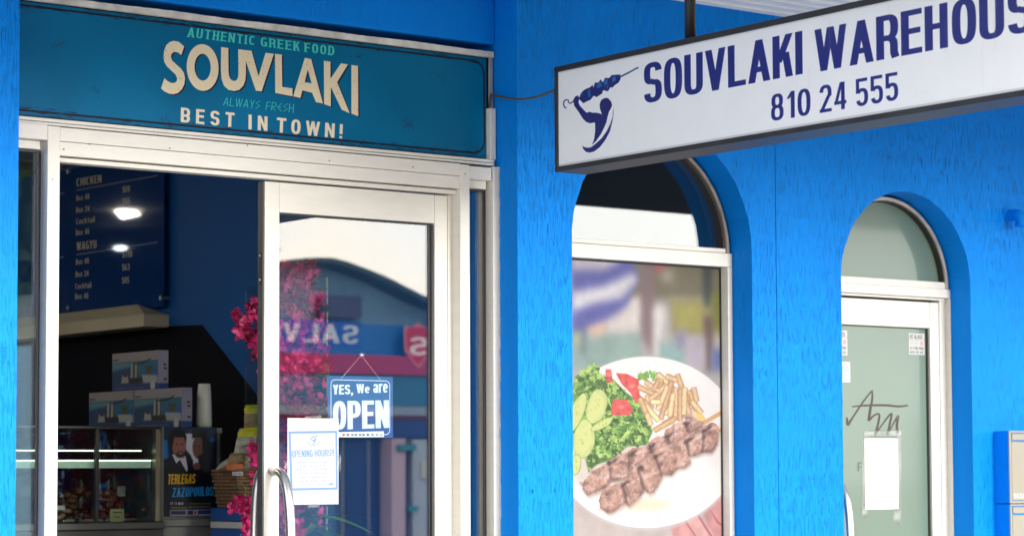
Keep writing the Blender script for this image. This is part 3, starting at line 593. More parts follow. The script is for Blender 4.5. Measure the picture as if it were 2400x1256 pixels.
# ---- the food print
fC = lambda x, y: (1320+x/2.88, 820+y/2.88); fB = lambda x, y: (1330+x/4.651, 590+y/4.651)
px0 = cx-r+.031; pz1 = tz[3]-.002; pz0 = z_(1500, 1300, YG1)-.25
cv = Cv('Y', YG1-.002, px0, xr, pz0, pz1, 1050, (176, 170, 170))
bgp = [([(600, 60), (1700, 60), (1700, 520), (640, 520)], (122, 114, 92)), ([(1100, 500), (1700, 500), (1700, 900), (1150, 900)], (150, 140, 96)), ([(45, 850), (800, 850), (800, 1300), (45, 1300)], (142, 168, 162)),
       ([(380, 560), (830, 480), (820, 860), (430, 880)], (222, 212, 208)), ([(45, 60), (700, 100), (790, 260), (640, 600), (300, 830), (45, 900)], (92, 94, 172)), ([(45, 75), (600, 95), (400, 195), (45, 195)], (214, 206, 216)), ([(45, 440), (400, 370), (700, 230), (785, 290), (600, 505), (300, 560), (45, 650)], (226, 222, 230)),
       ([(800, 120), (960, 120), (930, 1150), (800, 900)], (128, 106, 112)), ([(940, 600), (1060, 600), (1020, 1150), (950, 1150)], (226, 220, 216)), ([(1470, 150), (1570, 150), (1570, 590), (1490, 590)], (66, 72, 74)), ([(1160, 560), (1470, 580), (1470, 850), (1180, 850)], (160, 154, 82)),
       ([(1575, 440), (1690, 440), (1690, 820), (1575, 850)], (122, 126, 58)), ([(1000, 980), (1280, 980), (1280, 1250), (1000, 1250)], (138, 172, 172)), ([(1180, 850), (1300, 850), (1290, 1060), (1190, 1060)], (142, 134, 164)), ([(1490, 700), (1580, 700), (1580, 1300), (1510, 1300)], (104, 80, 80)),
       ([(1560, 1060), (1700, 1060), (1700, 1300), (1580, 1300)], (96, 108, 158)), ([(960, 130), (1060, 130), (1040, 210), (980, 200)], (226, 66, 100)), ([(1010, 200), (1150, 200), (1140, 330), (1030, 320)], (170, 160, 150)), ([(200, 830), (430, 760), (400, 900), (230, 915)], (236, 196, 170)), ([(150, 830), (185, 830), (185, 1120), (155, 1120)], (84, 84, 110)),
       ([(50, 890), (140, 880), (140, 1000), (50, 1000)], (180, 190, 150)), ([(1290, 950), (1480, 950), (1480, 1250), (1330, 1250)], (172, 160, 176))]
for p, c in bgp: cv.poly(p, c, f=fB, soft=15)
cv.poly([(62, 1000), (400, 1150), (900, 1200), (1090, 1000), (1090, 1700), (62, 1700)], (196, 182, 178), f=fC, soft=8)
g1 = noise2(cv.H, cv.W, 90, 4, 3); cv.a *= (1+.22*(g1-.5))[..., None]
tx = lambda lo=.8, hi=1.2, cell=14, o=4: (lambda h, w: lo+(hi-lo)*noise2(h, w, cell, o))
# fingers under the plate
for p, c in [([(935, 915), (985, 935), (1010, 965), (1085, 935), (1090, 1190), (1040, 1150), (975, 1060)], (222, 158, 158)), ([(930, 1060), (1000, 1040), (1100, 1120), (1100, 1700), (1010, 1280)], (214, 150, 150)), ([(830, 1140), (915, 1100), (1010, 1230), (1080, 1400), (960, 1500)], (226, 168, 164)), ([(720, 1180), (830, 1150), (930, 1290), (1000, 1500), (800, 1480)], (220, 156, 154))]:
    cv.poly(p, c, f=fC, soft=1, tex=tx(.86, 1.12, 40)); 
for p in ([(980, 1055), (1045, 1150), (1090, 1190), (1090, 1200), (1035, 1165)], [(915, 1105), (1000, 1240), (1010, 1290), (905, 1120)], [(830, 1150), (925, 1290), (915, 1300), (822, 1160)]): cv.poly(p, (170, 100, 104), f=fC, soft=1, a=.8)
cv.poly([(940, 925), (965, 928), (1000, 955), (985, 965), (950, 945)], (245, 205, 205), f=fC, soft=1)
cv.poly(el(560, 630, 642, 590, 90), (205, 198, 198), f=fC, soft=3, a=.7); cv.poly(el(560, 622, 638, 577, 90), (243, 238, 238), f=fC); cv.poly(el(560, 640, 570, 500, 90), (236, 228, 226), f=fC, soft=8, a=.6); cv.poly(el(750, 900, 300, 200, 60), (250, 246, 242), f=fC, soft=18, a=.8)
cv.poly(el(560, 1040, 170, 40), (240, 214, 180), f=fC, soft=8, a=.7); cv.poly(el(380, 780, 330, 200), (206, 186, 172), f=fC, soft=16, a=.6)
def blob2(cx, cy, rx, ry, rot, col, seed, rough=.16, n=34, soft=0, tex=None, a=1):
    rg = random.Random(seed); ph = [rg.uniform(0, 6.28) for _ in range(5)]; P = []
    for k in range(n):
        q = 2*math.pi*k/n; k_ = 1+rough*sum(math.sin(q*(i+2)+ph[i])/(i+1.5) for i in range(5)); x, y = rx*k_*math.cos(q), ry*k_*math.sin(q)
        P.append((cx+x*math.cos(rot)-y*math.sin(rot), cy+x*math.sin(rot)+y*math.cos(rot)))
    cv.poly(P, col, f=fC, soft=soft, tex=tex, a=a)
# lettuce
LET = [(62, 300), (80, 180), (150, 140), (215, 95), (250, 170), (330, 190), (430, 290), (500, 340), (540, 420), (590, 480), (600, 560), (560, 640), (430, 650), (330, 740), (230, 770), (170, 820), (140, 700), (62, 640)]
cv.poly(LET, (84, 122, 60), f=fC, soft=2, tex=tx(.5, 1.5, 20))
def inside(x, y, P):
    c = False
    for k in range(len(P)):
        (x1, y1), (x2, y2) = P[k], P[k-1]
        if (y1 > y) != (y2 > y) and x < (x2-x1)*(y-y1)/(y2-y1)+x1: c = not c
    return c
for k in range(620):
    x, y = RNG.uniform(50, 610), RNG.uniform(90, 820)
    if not inside(x, y, LET): continue
    L_ = RNG.random(); g = (int(96+104*L_), int(146+80*L_), int(62+62*L_)) if RNG.random() < .8 else (52, 88, 46)
    blob2(x, y, RNG.uniform(10, 30), RNG.uniform(6, 17), RNG.uniform(0, 3.1), g, k, .5, 20, tex=tx(.82, 1.18, 10), a=.85)
for k in range(150):
    x, y = RNG.uniform(50, 610), RNG.uniform(90, 820)
    if inside(x, y, LET): blob2(x, y, RNG.uniform(6, 22), RNG.uniform(1.5, 4), RNG.uniform(0, 3.1), (206, 228, 150), k+900, .4, 12, a=.7)
for k in range(40): blob2(560+RNG.gauss(0, 45), 180+RNG.gauss(0, 14), RNG.uniform(8, 22), RNG.uniform(5, 12), RNG.uniform(0, 3), (120+RNG.randint(-40, 50), 170+RNG.randint(-30, 30), 80), k+3000, .5, 14)
# cucumber slices, tomato, chips
for (x, y, rx, ry, ro) in [(95, 420, 42, 130, .35), (225, 380, 66, 112, .25), (140, 600, 72, 122, .12), (85, 770, 30, 70, .1), (262, 500, 78, 24, -.5)]:
    blob2(x, y, rx+5, ry+5, ro, (142, 168, 84), int(x), .07); blob2(x, y, rx, ry, ro, (206, 216, 140), int(x), .07, tex=tx(.9, 1.08, 30)); blob2(x, y, rx*.72, ry*.74, ro, (214, 218, 140), int(x)+1, .05, soft=3)
    for k in range(7): blob2(x+RNG.gauss(0, rx*.18), y+RNG.gauss(0, ry*.35), 4, 8, ro, (180, 196, 108), k, .1, soft=1)
for p in ([(285, 130), (322, 130), (335, 220), (290, 215)], [(355, 155), (430, 160), (510, 200), (515, 300), (545, 330), (490, 355), (455, 290), (395, 230)], [(340, 330), (430, 335), (475, 410), (440, 440), (325, 440), (322, 400)]):
    cv.poly(p, (216, 84, 82), f=fC, soft=1, tex=tx(.78, 1.25, 20)); m_ = np.mean(p, 0); blob2(m_[0], m_[1]-10, 22, 10, .4, (244, 150, 140), 5, .4, soft=2, a=.8)
FR = [(640, 165, 700, 215), (660, 200, 620, 320), (590, 330, 690, 240), (735, 195, 660, 460), (700, 250, 640, 400), (770, 170, 800, 250), (760, 260, 760, 440), (790, 270, 790, 470), (820, 260, 815, 430), (850, 280, 900, 400), (880, 260, 900, 340), (530, 340, 600, 390), (560, 420, 590, 500), (560, 380, 640, 470), (700, 430, 740, 360), (600, 350, 650, 350), (870, 350, 930, 420), (510, 250, 600, 290), (560, 220, 640, 270), (620, 250, 640, 210), (740, 300, 720, 440), (520, 330, 560, 420), (700, 180, 760, 200), (680, 500, 750, 460), (880, 420, 940, 470), (620, 540, 740, 470)]
rgf = random.Random(12)
FR = [(a:=rgf.gauss(725, 62), b:=rgf.gauss(290, 52), a+rgf.uniform(-45, 45), b+rgf.uniform(60, 120)) for _ in range(26)]+FR
for k, (x0, y0, x1, y1) in enumerate(FR):
    d = math.hypot(x1-x0, y1-y0); ro = math.atan2(y1-y0, x1-x0); c = [(214, 176, 136), (198, 156, 118), (226, 194, 146), (206, 164, 118)][k % 4]
    if 38 < k < 42: c = (232, 216, 160)
    for g_, cc, t_ in ((21, (150, 108, 78), 0), (17, c, 1), (7, tuple(min(255, v+24) for v in c), 1)):
        hx_ = d/2+g_*.3; P = [(-hx_, -g_), (hx_, -g_*.9), (hx_+5, 0), (hx_, g_), (-hx_, g_*.9), (-hx_-4, 0)]
        cv.poly([((x0+x1)/2+a*math.cos(ro)-b*math.sin(ro), (y0+y1)/2+a*math.sin(ro)+b*math.cos(ro)) for a, b in P], cc, f=fC, soft=1, tex=tx(.84, 1.14, 10) if t_ else None, a=.95 if t_ else .8)
cv.poly([(880, 410), (950, 440), (955, 480), (900, 470)], (240, 200, 120), f=fC, soft=1)
for p in ([(935, 482), (1090, 392), (1095, 422), (950, 506)], [(1040, 540), (1095, 500), (1095, 532), (1055, 556)]): cv.poly(p, (214, 168, 118), f=fC)
# grilled meat
MBK = [(128, 900), (160, 860), (200, 815), (290, 760), (310, 740), (380, 705), (430, 690), (470, 660), (560, 650), (600, 600), (680, 575), (690, 535), (760, 490), (820, 480), (830, 430), (860, 425), (880, 450), (945, 490), (940, 520), (870, 555), (830, 590), (760, 620), (700, 640), (650, 690), (600, 720), (560, 730), (480, 790), (440, 840), (420, 870), (340, 885), (320, 860), (300, 920), (200, 965), (165, 980), (130, 940)]
MFR = [(240, 1000), (270, 940), (350, 905), (405, 890), (440, 830), (490, 800), (520, 760), (560, 725), (610, 700), (640, 665), (700, 640), (760, 620), (800, 615), (830, 580), (900, 550), (950, 510), (1010, 485), (1045, 510), (1050, 560), (1035, 640), (1000, 690), (940, 690), (900, 710), (850, 720), (862, 760), (820, 795), (770, 800), (730, 845), (670, 840), (660, 870), (610, 960), (580, 968), (540, 940), (520, 985), (440, 1055), (420, 1030), (330, 1095), (300, 1100), (250, 1060)]
def rough_(P, amp, seed, m=5):
    rg = random.Random(seed); r_ = []
    for a, b in zip(P, P[1:]+P[:1]):
        for j in range(m): t = j/m; r_.append((a[0]*(1-t)+b[0]*t+rg.gauss(0, amp), a[1]*(1-t)+b[1]*t+rg.gauss(0, amp)))
    return r_
for P, seps, sd0 in ((MBK, [(305, 750, 322, 870), (445, 690, 440, 830), (575, 640, 610, 715), (690, 570, 720, 635), (815, 490, 850, 560)], 1), (MFR, [(395, 895, 432, 1040), (500, 790, 545, 945), (615, 705, 665, 850), (825, 600, 850, 715), (945, 530, 940, 690)], 2)):
    cv.poly([(x+8, y+16) for x, y in P], (150, 124, 116), f=fC, soft=5, a=.6)
    cv.poly(rough_(P, 2.5, sd0), (186, 142, 128), f=fC, soft=0, tex=tx(.62, 1.34, 22, 5))
    rg = random.Random(sd0*77)
    def rnd():
        while True:
            x, y = rg.uniform(120, 1050), rg.uniform(420, 1100)
            if inside(x, y, P): return x, y
    for j in range(60): x, y = rnd(); blob2(x, y, rg.uniform(14, 44), rg.uniform(8, 22), rg.uniform(-1.2, .4), rg.choice([(228, 190, 180), (214, 168, 156), (196, 150, 136), (238, 206, 196)]), j+sd0*100, .45, 18, soft=2, a=.5, tex=tx(.7, 1.3, 8))
    for j in range(22): x, y = rnd(); blob2(x, y, rg.uniform(14, 36), rg.uniform(6, 16), rg.uniform(-1.2, .2), (104, 72, 68), j+sd0*200, .5, 18, soft=3, a=.5)
    for (x0, y0, x1, y1) in seps:
        for w_, cc, aa in ((13, (92, 62, 62), .36), (4, (50, 34, 38), .5)): cv.poly([(x0-w_, y0), (x0+w_, y0), ((x0+x1)/2+w_*1.3, (y0+y1)/2-8), (x1+w_*.6, y1), (x1-w_*.6, y1), ((x0+x1)/2-w_*.5, (y0+y1)/2+6)], cc, f=fC, soft=3, a=aa)
        blob2(x0+26, y0+6, 30, 14, -.4, (40, 26, 34), int(x0), .5, 16, soft=3, a=.7); blob2(x0+64, y0-2, 34, 9, -.5, (232, 200, 194), int(x0)+1, .4, 14, soft=2, a=.6)
    for j in range(90): x, y = rnd(); blob2(x, y, rg.uniform(1.5, 5.5), rg.uniform(1.2, 4), rg.uniform(0, 3), (44, 42, 34) if j % 4 else (236, 208, 198), j, .3, 8, a=.75)
    for p0, p1 in zip(P, P[1:]):
        if p1[0] < p0[0]: cv.poly([p0, p1, (p1[0], p1[1]-16), (p0[0], p0[1]-16)], (86, 62, 58), f=fC, soft=3, a=.42)
cv.a = (.96*cv.a+.04)*.76; cv.a *= (1-.035*((np.arange(cv.H) % 6) < 2))[:, None, None]
wp = thing('window_poster', 'window print of skewers, chips and salad on a white plate filling the arched window', 'poster', ((px0+xr)/2, YG1, pz0))
cv.plane('print_sheet', cv.mat('food_print', .4, .25), wp, .0015)
B(px0, xr, YG1+.001, YG1+.007, .592, tz[3]-.0015).build('lower_pane', GLASS, w1)
# -------------------------------------------------- window two: arched doorway with frosted door
cx, r, zc = A2; XJ = cx+r-.004; YD = .150
FROST = mat('frosted_green_glass', (.128, .192, .148), .32, var=.06, scale=1.6, spec=.5, coat=.6, rvar=.05)
MATS['frosted_green_glass'].node_tree.nodes['Principled BSDF'].inputs['Coat Roughness'].default_value = .06
q = [z_(1972, 646.5, FA+.012), z_(1972, 661, FA+.012), z_(1972, 663, FA), z_(1972, 684, FA), z_(1972, 691, FA+.02), z_(1972, 697, YD-.02), z_(1972, 759, YD-.02)]
w2 = B(cx-r+.004, XJ, FA, FA+.09, q[3], q[2]).build('arched_doorway', WHITE, bld, bevel=.0018)
B(cx-r+.004, x_(2221, FA+.012), FA+.010, FA+.08, q[2]+.001, q[0]).build('transom_cap', WHITE, w2, bevel=.002)
B(cx-r+.03, XJ-.012, FA+.02, FA+.08, q[4], q[3]-.001).build('door_stop', WHITE, w2, bevel=.0015)
B(x_(2227, FA), XJ, FA, FA+.09, 0, q[3]-.0005).build('jamb', WHITE, w2, bevel=.0015); B(cx-r+.004, cx-r+.03, FA, FA+.09, 0, q[3]-.0005).build('jamb', WHITE, w2, bevel=.0015)
B(x_(2201, YD-.012), x_(2227, FA)-.001, YD-.012, YD+.03, 0, q[4]-.0005).build('door_stop', WHITE, w2, bevel=.001)
arc_ring(cx, zc, r-.026, r-.012, FA+.004, FA+.03, q[0]+.001).build('arch_frame', mat('cream_brown_frame', (.52, .46, .40), .5, var=.2, scale=12), w2); arc_ring(cx, zc, r-.031, r-.0262, FA+.012, .15, q[0]+.001).build('arch_gasket', DKFR, w2)
half_disc(cx, zc, r-.03, .15, .156, q[0]).build('fanlight_pane', FROST, w2)
YD2 = YD-.02
d2 = thing('x', '', '') if False else None
ex0, ex1 = x_(2178.5, YD2), x_(2199.5, YD2)
od = B(ex0+.0005, ex1, YD2, YD2+.04, .02, q[5]).build('frosted_door', WHITE, bld, bevel=.0015)
B(cx-r+.032, ex0-.0005, YD2+.001, YD2+.04, q[6], q[5]).build('top_rail', WHITE, od, bevel=.0015); B(cx-r+.031, cx-r+.075, YD2, YD2+.04, .02, q[6]-.0005).build('stile', WHITE, od, bevel=.0015)
B(cx-r+.076, ex0-.0005, YD2, YD2+.04, .02, .3).build('bottom_rail', WHITE, od)
B(ex0-.008, ex0, YD2+.012, YD2+.018, .3, q[6]-.001).build('gasket', BLACKR, od); B(cx-r+.076, ex0-.008, YD2+.014, YD2+.019, q[6]-.005, q[6]-.0005).build('gasket', mat('olive_gasket', (.06, .06, .02), .5), od)
B(cx-r+.076, ex0-.001, YD2+.019, YD2+.025, .3, q[6]-.001).build('frosted_pane', FROST, od)
YF = YD2+.019
hz2 = z_(1977, 1126, YD2); pull(cx-r+.045, YD2, -.12, hz2-.62, hz2, od)
# print on that door: brush signature and one letter
cv = Cv('Y', YF-.0006, x_(1978, YF, 1000), x_(2140, YF, 1000), z_(2050, 1110, YF), z_(2050, 905, YF), 1300, (90, 74, 52)); cv.al = np.zeros((cv.H, cv.W))
fS = lambda x, y: (1950+x/3.173, 860+y/3.173); cv.a[:] = np.array((58, 46, 32))/255
def brush(p, ws):
    q = []
    for k in range(len(p)-1):
        p0, p1, p2, p3 = [np.array(p[min(max(k+j, 0), len(p)-1)], float) for j in (-1, 0, 1, 2)]
        for t in np.linspace(0, 1, 8, endpoint=False): q.append((tuple(.5*((2*p1)+(p2-p0)*t+(2*p0-5*p1+4*p2-p3)*t*t+(3*p1-p0-3*p2+p3)*t**3)), ws[k]*(1-t)+ws[k+1]*t))
    A_, B_ = [], []
    for k in range(len(q)):
        a, b = q[max(k-1, 0)][0], q[min(k+1, len(q)-1)][0]; dx, dy = b[0]-a[0], b[1]-a[1]; d = math.hypot(dx, dy) or 1; (x, y), w = q[k]
        A_.append((x-dy/d*w/2, y+dx/d*w/2)); B_.append((x+dy/d*w/2, y-dx/d*w/2))
    cv.poly(A_+B_[::-1], (58, 46, 32), f=fS)
brush([(112, 372), (118, 425), (150, 380), (230, 260), (298, 172)], [10, 22, 14, 12, 10]); brush([(298, 172), (300, 230), (285, 310), (272, 405)], [12, 14, 20, 22]); brush([(148, 294), (250, 285), (400, 283), (500, 292), (570, 282)], [8, 14, 16, 14, 10])
brush([(275, 400), (310, 360), (350, 350), (345, 410), (318, 510)], [14, 12, 14, 16, 18]); brush([(318, 510), (370, 430), (440, 345), (430, 420), (410, 505)], [14, 10, 14, 16, 16]); brush([(410, 505), (450, 430), (492, 362), (482, 430), (490, 500)], [10, 10, 14, 18, 20])
tag(cv.plane('lettering', cv.mat('signature_film', .4)), 'brown brush-script signature lettering on the frosted door glass', 'lettering')
cv = Cv('Y', YF-.0008, x_(2008, YF, 1095), x_(2030, YF, 1095), z_(2010, 1108, YF), z_(2010, 1078, YF), 2200); cv.al = np.zeros((cv.H, cv.W)); cv.a[:] = np.array((70, 72, 66))/255
cv.text('F', (192, 772), (222, 772), (222, 708), (192, 708), (70, 72, 66), dict(w=.5, sx=.11, sy=.10), f=fS); 
tag(cv.plane('lettering', cv.mat('letter_film', .4)), 'small dark letter F showing at the left of the taped blank notice', 'lettering')
PAPER = mat('white_paper', (.82, .82, .80), .6, var=.02); TAPE = glass_mat('clear_tape', (.93, .93, .93), .12, .25)
def sheet(cor, Y, bend=.002, t=.0006, off=0.0):
    P = [PY(*c, Y) for c in cor]; mb = MB(); n = 8; g_ = [[tuple((np.array(P[0])*(1-i/n)+np.array(P[1])*i/n)*(1-j/n)+(np.array(P[3])*(1-i/n)+np.array(P[2])*i/n)*j/n+np.array((0, -bend*math.sin(i/n*3.1)*math.sin(j/n*6), 0))) for i in range(n+1)] for j in range(n+1)]
    for j in range(n):
        for i in range(n): mb.quad(g_[j][i], g_[j][i+1], g_[j+1][i+1], g_[j+1][i])
    return mb
nt_ = thing('taped_notice', 'blank white paper notice taped to the frosted door glass', 'notice', tuple(PY(2066, 1190, YF)))
sheet([(2028, 1193), (2106, 1192), (2105, 1027), (2026, 1027)], YF-.002, .0008).build('paper', PAPER, nt_, smooth=True)
for c in ([(2020, 1200), (2030, 1200), (2030, 1030), (2021, 1030)], [(2104, 1200), (2113, 1200), (2112, 1010), (2103, 1010)], [(2025, 1024), (2112, 1024), (2112, 1006), (2026, 1008)], [(2019, 1215), (2034, 1212), (2032, 1180), (2020, 1182)], [(2093, 1228), (2112, 1230), (2112, 1190), (2094, 1190)]):
    sheet(c, YF-.003, .0012).build('tape', TAPE, nt_, smooth=True)
def sticker(name, px, py, label, draw, Y=YF, bgc=(240, 240, 238), ppm=3000, d=.0012):
    x0, x1 = x_(px[0], Y, py[0]), x_(px[1], Y, py[0]); z1, z0 = z_((px[0]+px[1])/2, py[0], Y), z_((px[0]+px[1])/2, py[1], Y)
    c = Cv('Y', Y-d, x0, x1, z0, z1, ppm, bgc); draw(c); c.a *= .8; return tag(c.plane(name, c.mat(name+'_print', .4), thick=.0006), label, 'sticker')
def T(c, s, x0, x1, y0, y1, col, st): c.text(s, (x0*c.W, y1*c.H), (x1*c.W, y1*c.H), (x1*c.W, y0*c.H), (x0*c.W, y0*c.H), col, st, raw=True)
BK = dict(w=.5, sx=.16, sy=.14, gap=.1)
def oz(c):
    T(c, 'OZ GLASS', .08, .86, .07, .24, (30, 30, 34), BK); c.fill([[[(0, .27*c.H), (c.W, .27*c.H), (c.W, .283*c.H), (0, .283*c.H)]]], (120, 120, 120))
    for k in range(4): c.fill([[[(.1*c.W, (.33+k*.06)*c.H), (.62*c.W, (.33+k*.06)*c.H), (.62*c.W, (.345+k*.06)*c.H), (.1*c.W, (.345+k*.06)*c.H)]]], (190, 190, 195))
    c.fill([[[(.72*c.W, .36*c.H), (.92*c.W, .36*c.H), (.92*c.W, .56*c.H), (.72*c.W, .56*c.H)]]], (246, 190, 190))
    T(c, '02 9786 9068', .08, .92, .63, .76, (60, 60, 70), BK); T(c, '0418 392 642', .08, .92, .82, .95, (60, 60, 70), BK)
sticker('glazier_sticker', (2129, 2166), (781, 831), 'small white glazier sticker at the top right corner of the frosted door', oz)
sticker('glazier_sticker', (1948, 1985), (774, 832), 'small white glazier sticker at the top left of the frosted door, half hidden', oz)
def asl(c): T(c, 'GLASS', .06, .94, .22, .48, (120, 200, 226), dict(w=.5, sx=.12, sy=.1, gap=.12)); [c.fill([[[(.2*c.W, k*c.H), (.9*c.W, k*c.H), (.9*c.W, (k+.07)*c.H), (.2*c.W, (k+.07)*c.H)]]], (190, 226, 238)) for k in (.62, .76)]
sticker('pale_blue_sticker', (1945, 1992), (847, 895), 'pale blue and white sticker below the half hidden glazier sticker', asl)
# -------------------------------------------------- vent, mailboxes
vp = PY(2366, 512, 0)
vent = thing('vent_elbow', 'small blue painted pipe elbow poking out of the wall at right', 'vent pipe', tuple(vp))
MB().tube([(vp[0], .0, vp[2]+.012), (vp[0], -.035, vp[2]+.012), (vp[0], -.048, vp[2]+.009), (vp[0], -.058, vp[2]+.001), (vp[0], -.064, vp[2]-.009), (vp[0], -.066, vp[2]-.020), (vp[0], -.066, vp[2]-.034)], [.026, .026, .027, .027, .026, .025, .024], 20, cap=False).build('elbow', BLUE_SMOOTH, vent, smooth=True)
MB().tube([(vp[0], -.066, vp[2]-.026), (vp[0], -.066, vp[2]-.040)], .028, 20).build('rim', BLUE_SMOOTH, vent, smooth=False); MB().tube([(vp[0], -.004, vp[2]+.012), (vp[0], .001, vp[2]+.012)], .036, 20).build('wall_flange', BLUE_SMOOTH, vent)
mx0, my = 2.541, float(PX(2365, 1050, 2.541)[1]); mzt = z_(2365, 1010, 0); mzm = z_(2372, 1179, my)
first = None
for k, (lab) in enumerate(('upper cream letterbox with a 143A number, fixed to the blue wall at right', 'lower cream letterbox directly below the numbered one', 'bottom cream letterbox of the stack, below the frame edge')[:2]):
    H_ = mzt-mzm; z1 = mzt-k*(H_+.003); z0 = z1-H_
    if first is None:
        mbx = thing('mailbox', lab, 'letterbox', (mx0, my, z0), 'letterboxes stacked on the blue wall'); first = mbx
        B(mx0, mx0+.42, my+.004, .0, z0, z1).build('body', BLUE_SMOOTH, mbx, bevel=.003)
        B(mx0, mx0+.42, my-.002, my+.004, z1-.008, z1).build('face_frame', CREAM, mbx, bevel=.001); B(mx0, mx0+.012, my-.002, my+.004, z0, z1-.0085).build('face_frame', CREAM, mbx, bevel=.001); B(mx0+.0125, mx0+.42, my-.002, my+.004, z0, z0+.010).build('face_frame', CREAM, mbx, bevel=.001)
        B(mx0+.016, mx0+.40, my-.004, my+.001, z1-.040, z1-.012).build('slot_flap', CREAM, mbx, bevel=.004); B(mx0+.016, mx0+.40, my-.0005, my+.003, z0+.0125, z1-.046).build('door', CREAM, mbx, bevel=.002)
    else:
        mb2 = first.copy(); COL.objects.link(mb2); mb2['label'] = lab; mb2.location = (mx0, my, z0); ROOT[mb2.name] = (mx0, my, z0)
        for ch in list(first.children):
            c2 = ch.copy(); COL.objects.link(c2); c2.parent = mb2; c2.matrix_parent_inverse = ch.matrix_parent_inverse.copy()
    if k == 0:
        cv = Cv('Y', my-.0012, mx0+.017, mx0+.14, z0+.018, z0+.045, 1800); cv.al = np.zeros((cv.H, cv.W)); cv.a[:] = .98
        cv.text('143A/', (8, cv.H-8), (cv.W*.8, cv.H-8), (cv.W*.8, 8), (8, 8), (250, 250, 250), dict(w=.6, sx=.16, sy=.14, gap=.16), raw=True); LET_ = cv
cvp = LET_.plane('number', LET_.mat('number_film', .5), first); cvp['label'] = 'white number 143A/ on the letterbox door'
# -------------------------------------------------- awning
AWN = mat('white_awning_sheet', (.90, .90, .89), .45, var=.06, scale=3, stretch=(1, 6, 1)); ZA = 3.31; YE = -3.2
aw = thing('footpath_awning', 'white corrugated street awning over the footpath, seen above the hanging sign', 'awning', (0, YE/2, ZA))
mb = MB(); prof = []; y = 0.0
while y > YE:
    for dy, dz in ((0, 0), (-.045, 0), (-.052, .018), (-.075, .018), (-.082, 0)): prof.append((y+dy, ZA+dz))
    y -= .085
for a, b in zip(prof, prof[1:]): mb.quad((-5, a[0], a[1]), (12, a[0], a[1]), (12, b[0], b[1]), (-5, b[0], b[1]))
mb.build('soffit_sheet', AWN, aw); B(-5, 12, YE, -.001, ZA+.12, ZA+.16).build('top_sheet', mat('grey_awning_top', (.35, .35, .36), .6), aw)
zf = float(PY(1490, 490, 2*YG1-YE)[2])
B(-5, 12, YE-.05, YE, zf, ZA+.3).build('fascia_board', mat('dark_fascia_board', (.045, .05, .06), .5), aw, bevel=.003)
B(-5, 12, YE+.9, YE+.98, ZA-.075, ZA-.002).build('purlin', mat('awning_purlin', (.30, .30, .32), .5), aw, bevel=.003)
# -------------------------------------------------- hanging sign
XS = -.100; YS0 = -.35; YS1 = -3.0
zt = float(PX(1298.5, 158, XS)[2]); zb = float(PX(1297, 404, XS)[2]); YS0 = float(PX(1298.5, 158, XS)[1])
hs = thing('hanging_sign', 'white light box sign with blue SOUVLAKI WAREHOUSE lettering hung across the footpath', 'sign', (XS+.07, (YS0+YS1)/2, zb))
TH = .135; bt = .014
zi1 = float(PX(1306, 169, XS)[2]); zi0 = float(PX(1306, 391, XS)[2]); yi = float(PX(1306, 280, XS)[1])
B(XS, XS+TH, YS1, YS0, zi1, zt).build('frame_rail', BLACKM, hs, bevel=.002); B(XS, XS+TH, YS1, YS0, zb, zi0).build('frame_rail', BLACKM, hs, bevel=.002)
B(XS, XS+TH, yi, YS0, zi0+.0005, zi1-.0005).build('frame_stile', BLACKM, hs, bevel=.002); B(XS, XS+TH, YS1, YS1+.012, zi0+.0005, zi1-.0005).build('frame_stile', BLACKM, hs, bevel=.002)
cv = Cv('X', XS+.006, -yi, -(YS1+.012), zi0+.0005, zi1-.0005, 950, (242, 243, 243))
NV = (40, 46, 122); f9 = lambda x, y: (1150+x/1.92, y/1.92); f10 = lambda x, y: (1760+x/3.75, y/3.75)
hc = dict(w=.44, sx=.155, sy=.125, gap=.055, e=2.9)
def hline(s, L0, R0, ztp, zbt, st, f):
    a, b = cv.P(*f(*L0)), cv.P(*f(*R0)); t_ = cv.P(*f(*ztp))[1]; bo = cv.P(*f(*zbt))[1]; cv.text(s, (a[0], bo), (b[0], bo), (b[0], t_), (a[0], t_), NV, st, raw=True)
hline('SOUVLAKI', (690, 400), (1403, 240), (692, 289), (692, 468), hc, f9)
a_ = cv.P(*f10(555, 260))[0]; b_ = cv.P(*f10(1730, 300))[0]; o0 = cv.P(*f10(1765, 200))[0]; o1 = cv.P(*f10(2225, 200))[0]; tt = cv.P(*f10(555, 268))[1]; bb = cv.P(*f10(608, 630))[1]
cv.text('WAREH', (a_, bb), (b_, bb), (b_, tt), (a_, tt), NV, hc, raw=True); cv.text('OU', (o0, bb), (o1, bb), (o1, tt), (o0, tt), NV, hc, raw=True)
s0 = cv.P(*f10(2258, 150))[0]; wS = (o1-o0-4)/2*.97; cv.text('SE', (s0, bb), (s0+2*wS+4, bb), (s0+2*wS+4, tt), (s0, tt), NV, hc, raw=True)
nb, ntp = cv.P(*f10(600, 997))[1], cv.P(*f10(605, 757))[1]; hn = dict(w=.46, sx=.14, sy=.12, gap=.1, e=2.6)
for s_, xa, xb, yy in (('810', 176, 523, 950), ('24', 603, 838, 880), ('555', 922, 1293, 800)):
    a_, b_ = cv.P(*f10(xa, yy))[0], cv.P(*f10(xb, yy))[0]; cv.text(s_, (a_, nb), (b_, nb), (b_, ntp), (a_, ntp), NV, hn, raw=True)
logo(cv, lambda x, y: (1290+x/4.485, 130+y/4.485), (38, 42, 112), (46, 128, 196))
for k in range(26):
    x = RNG.uniform(0, cv.W); y = RNG.uniform(0, cv.H*.5); cv.fill([[[(x, y), (x+RNG.uniform(2, 7), y), (x+RNG.uniform(1, 5), y+RNG.uniform(30, 160)), (x, y+RNG.uniform(30, 160))]]], (196, 196, 190), a=RNG.uniform(.06, .2), soft=2)
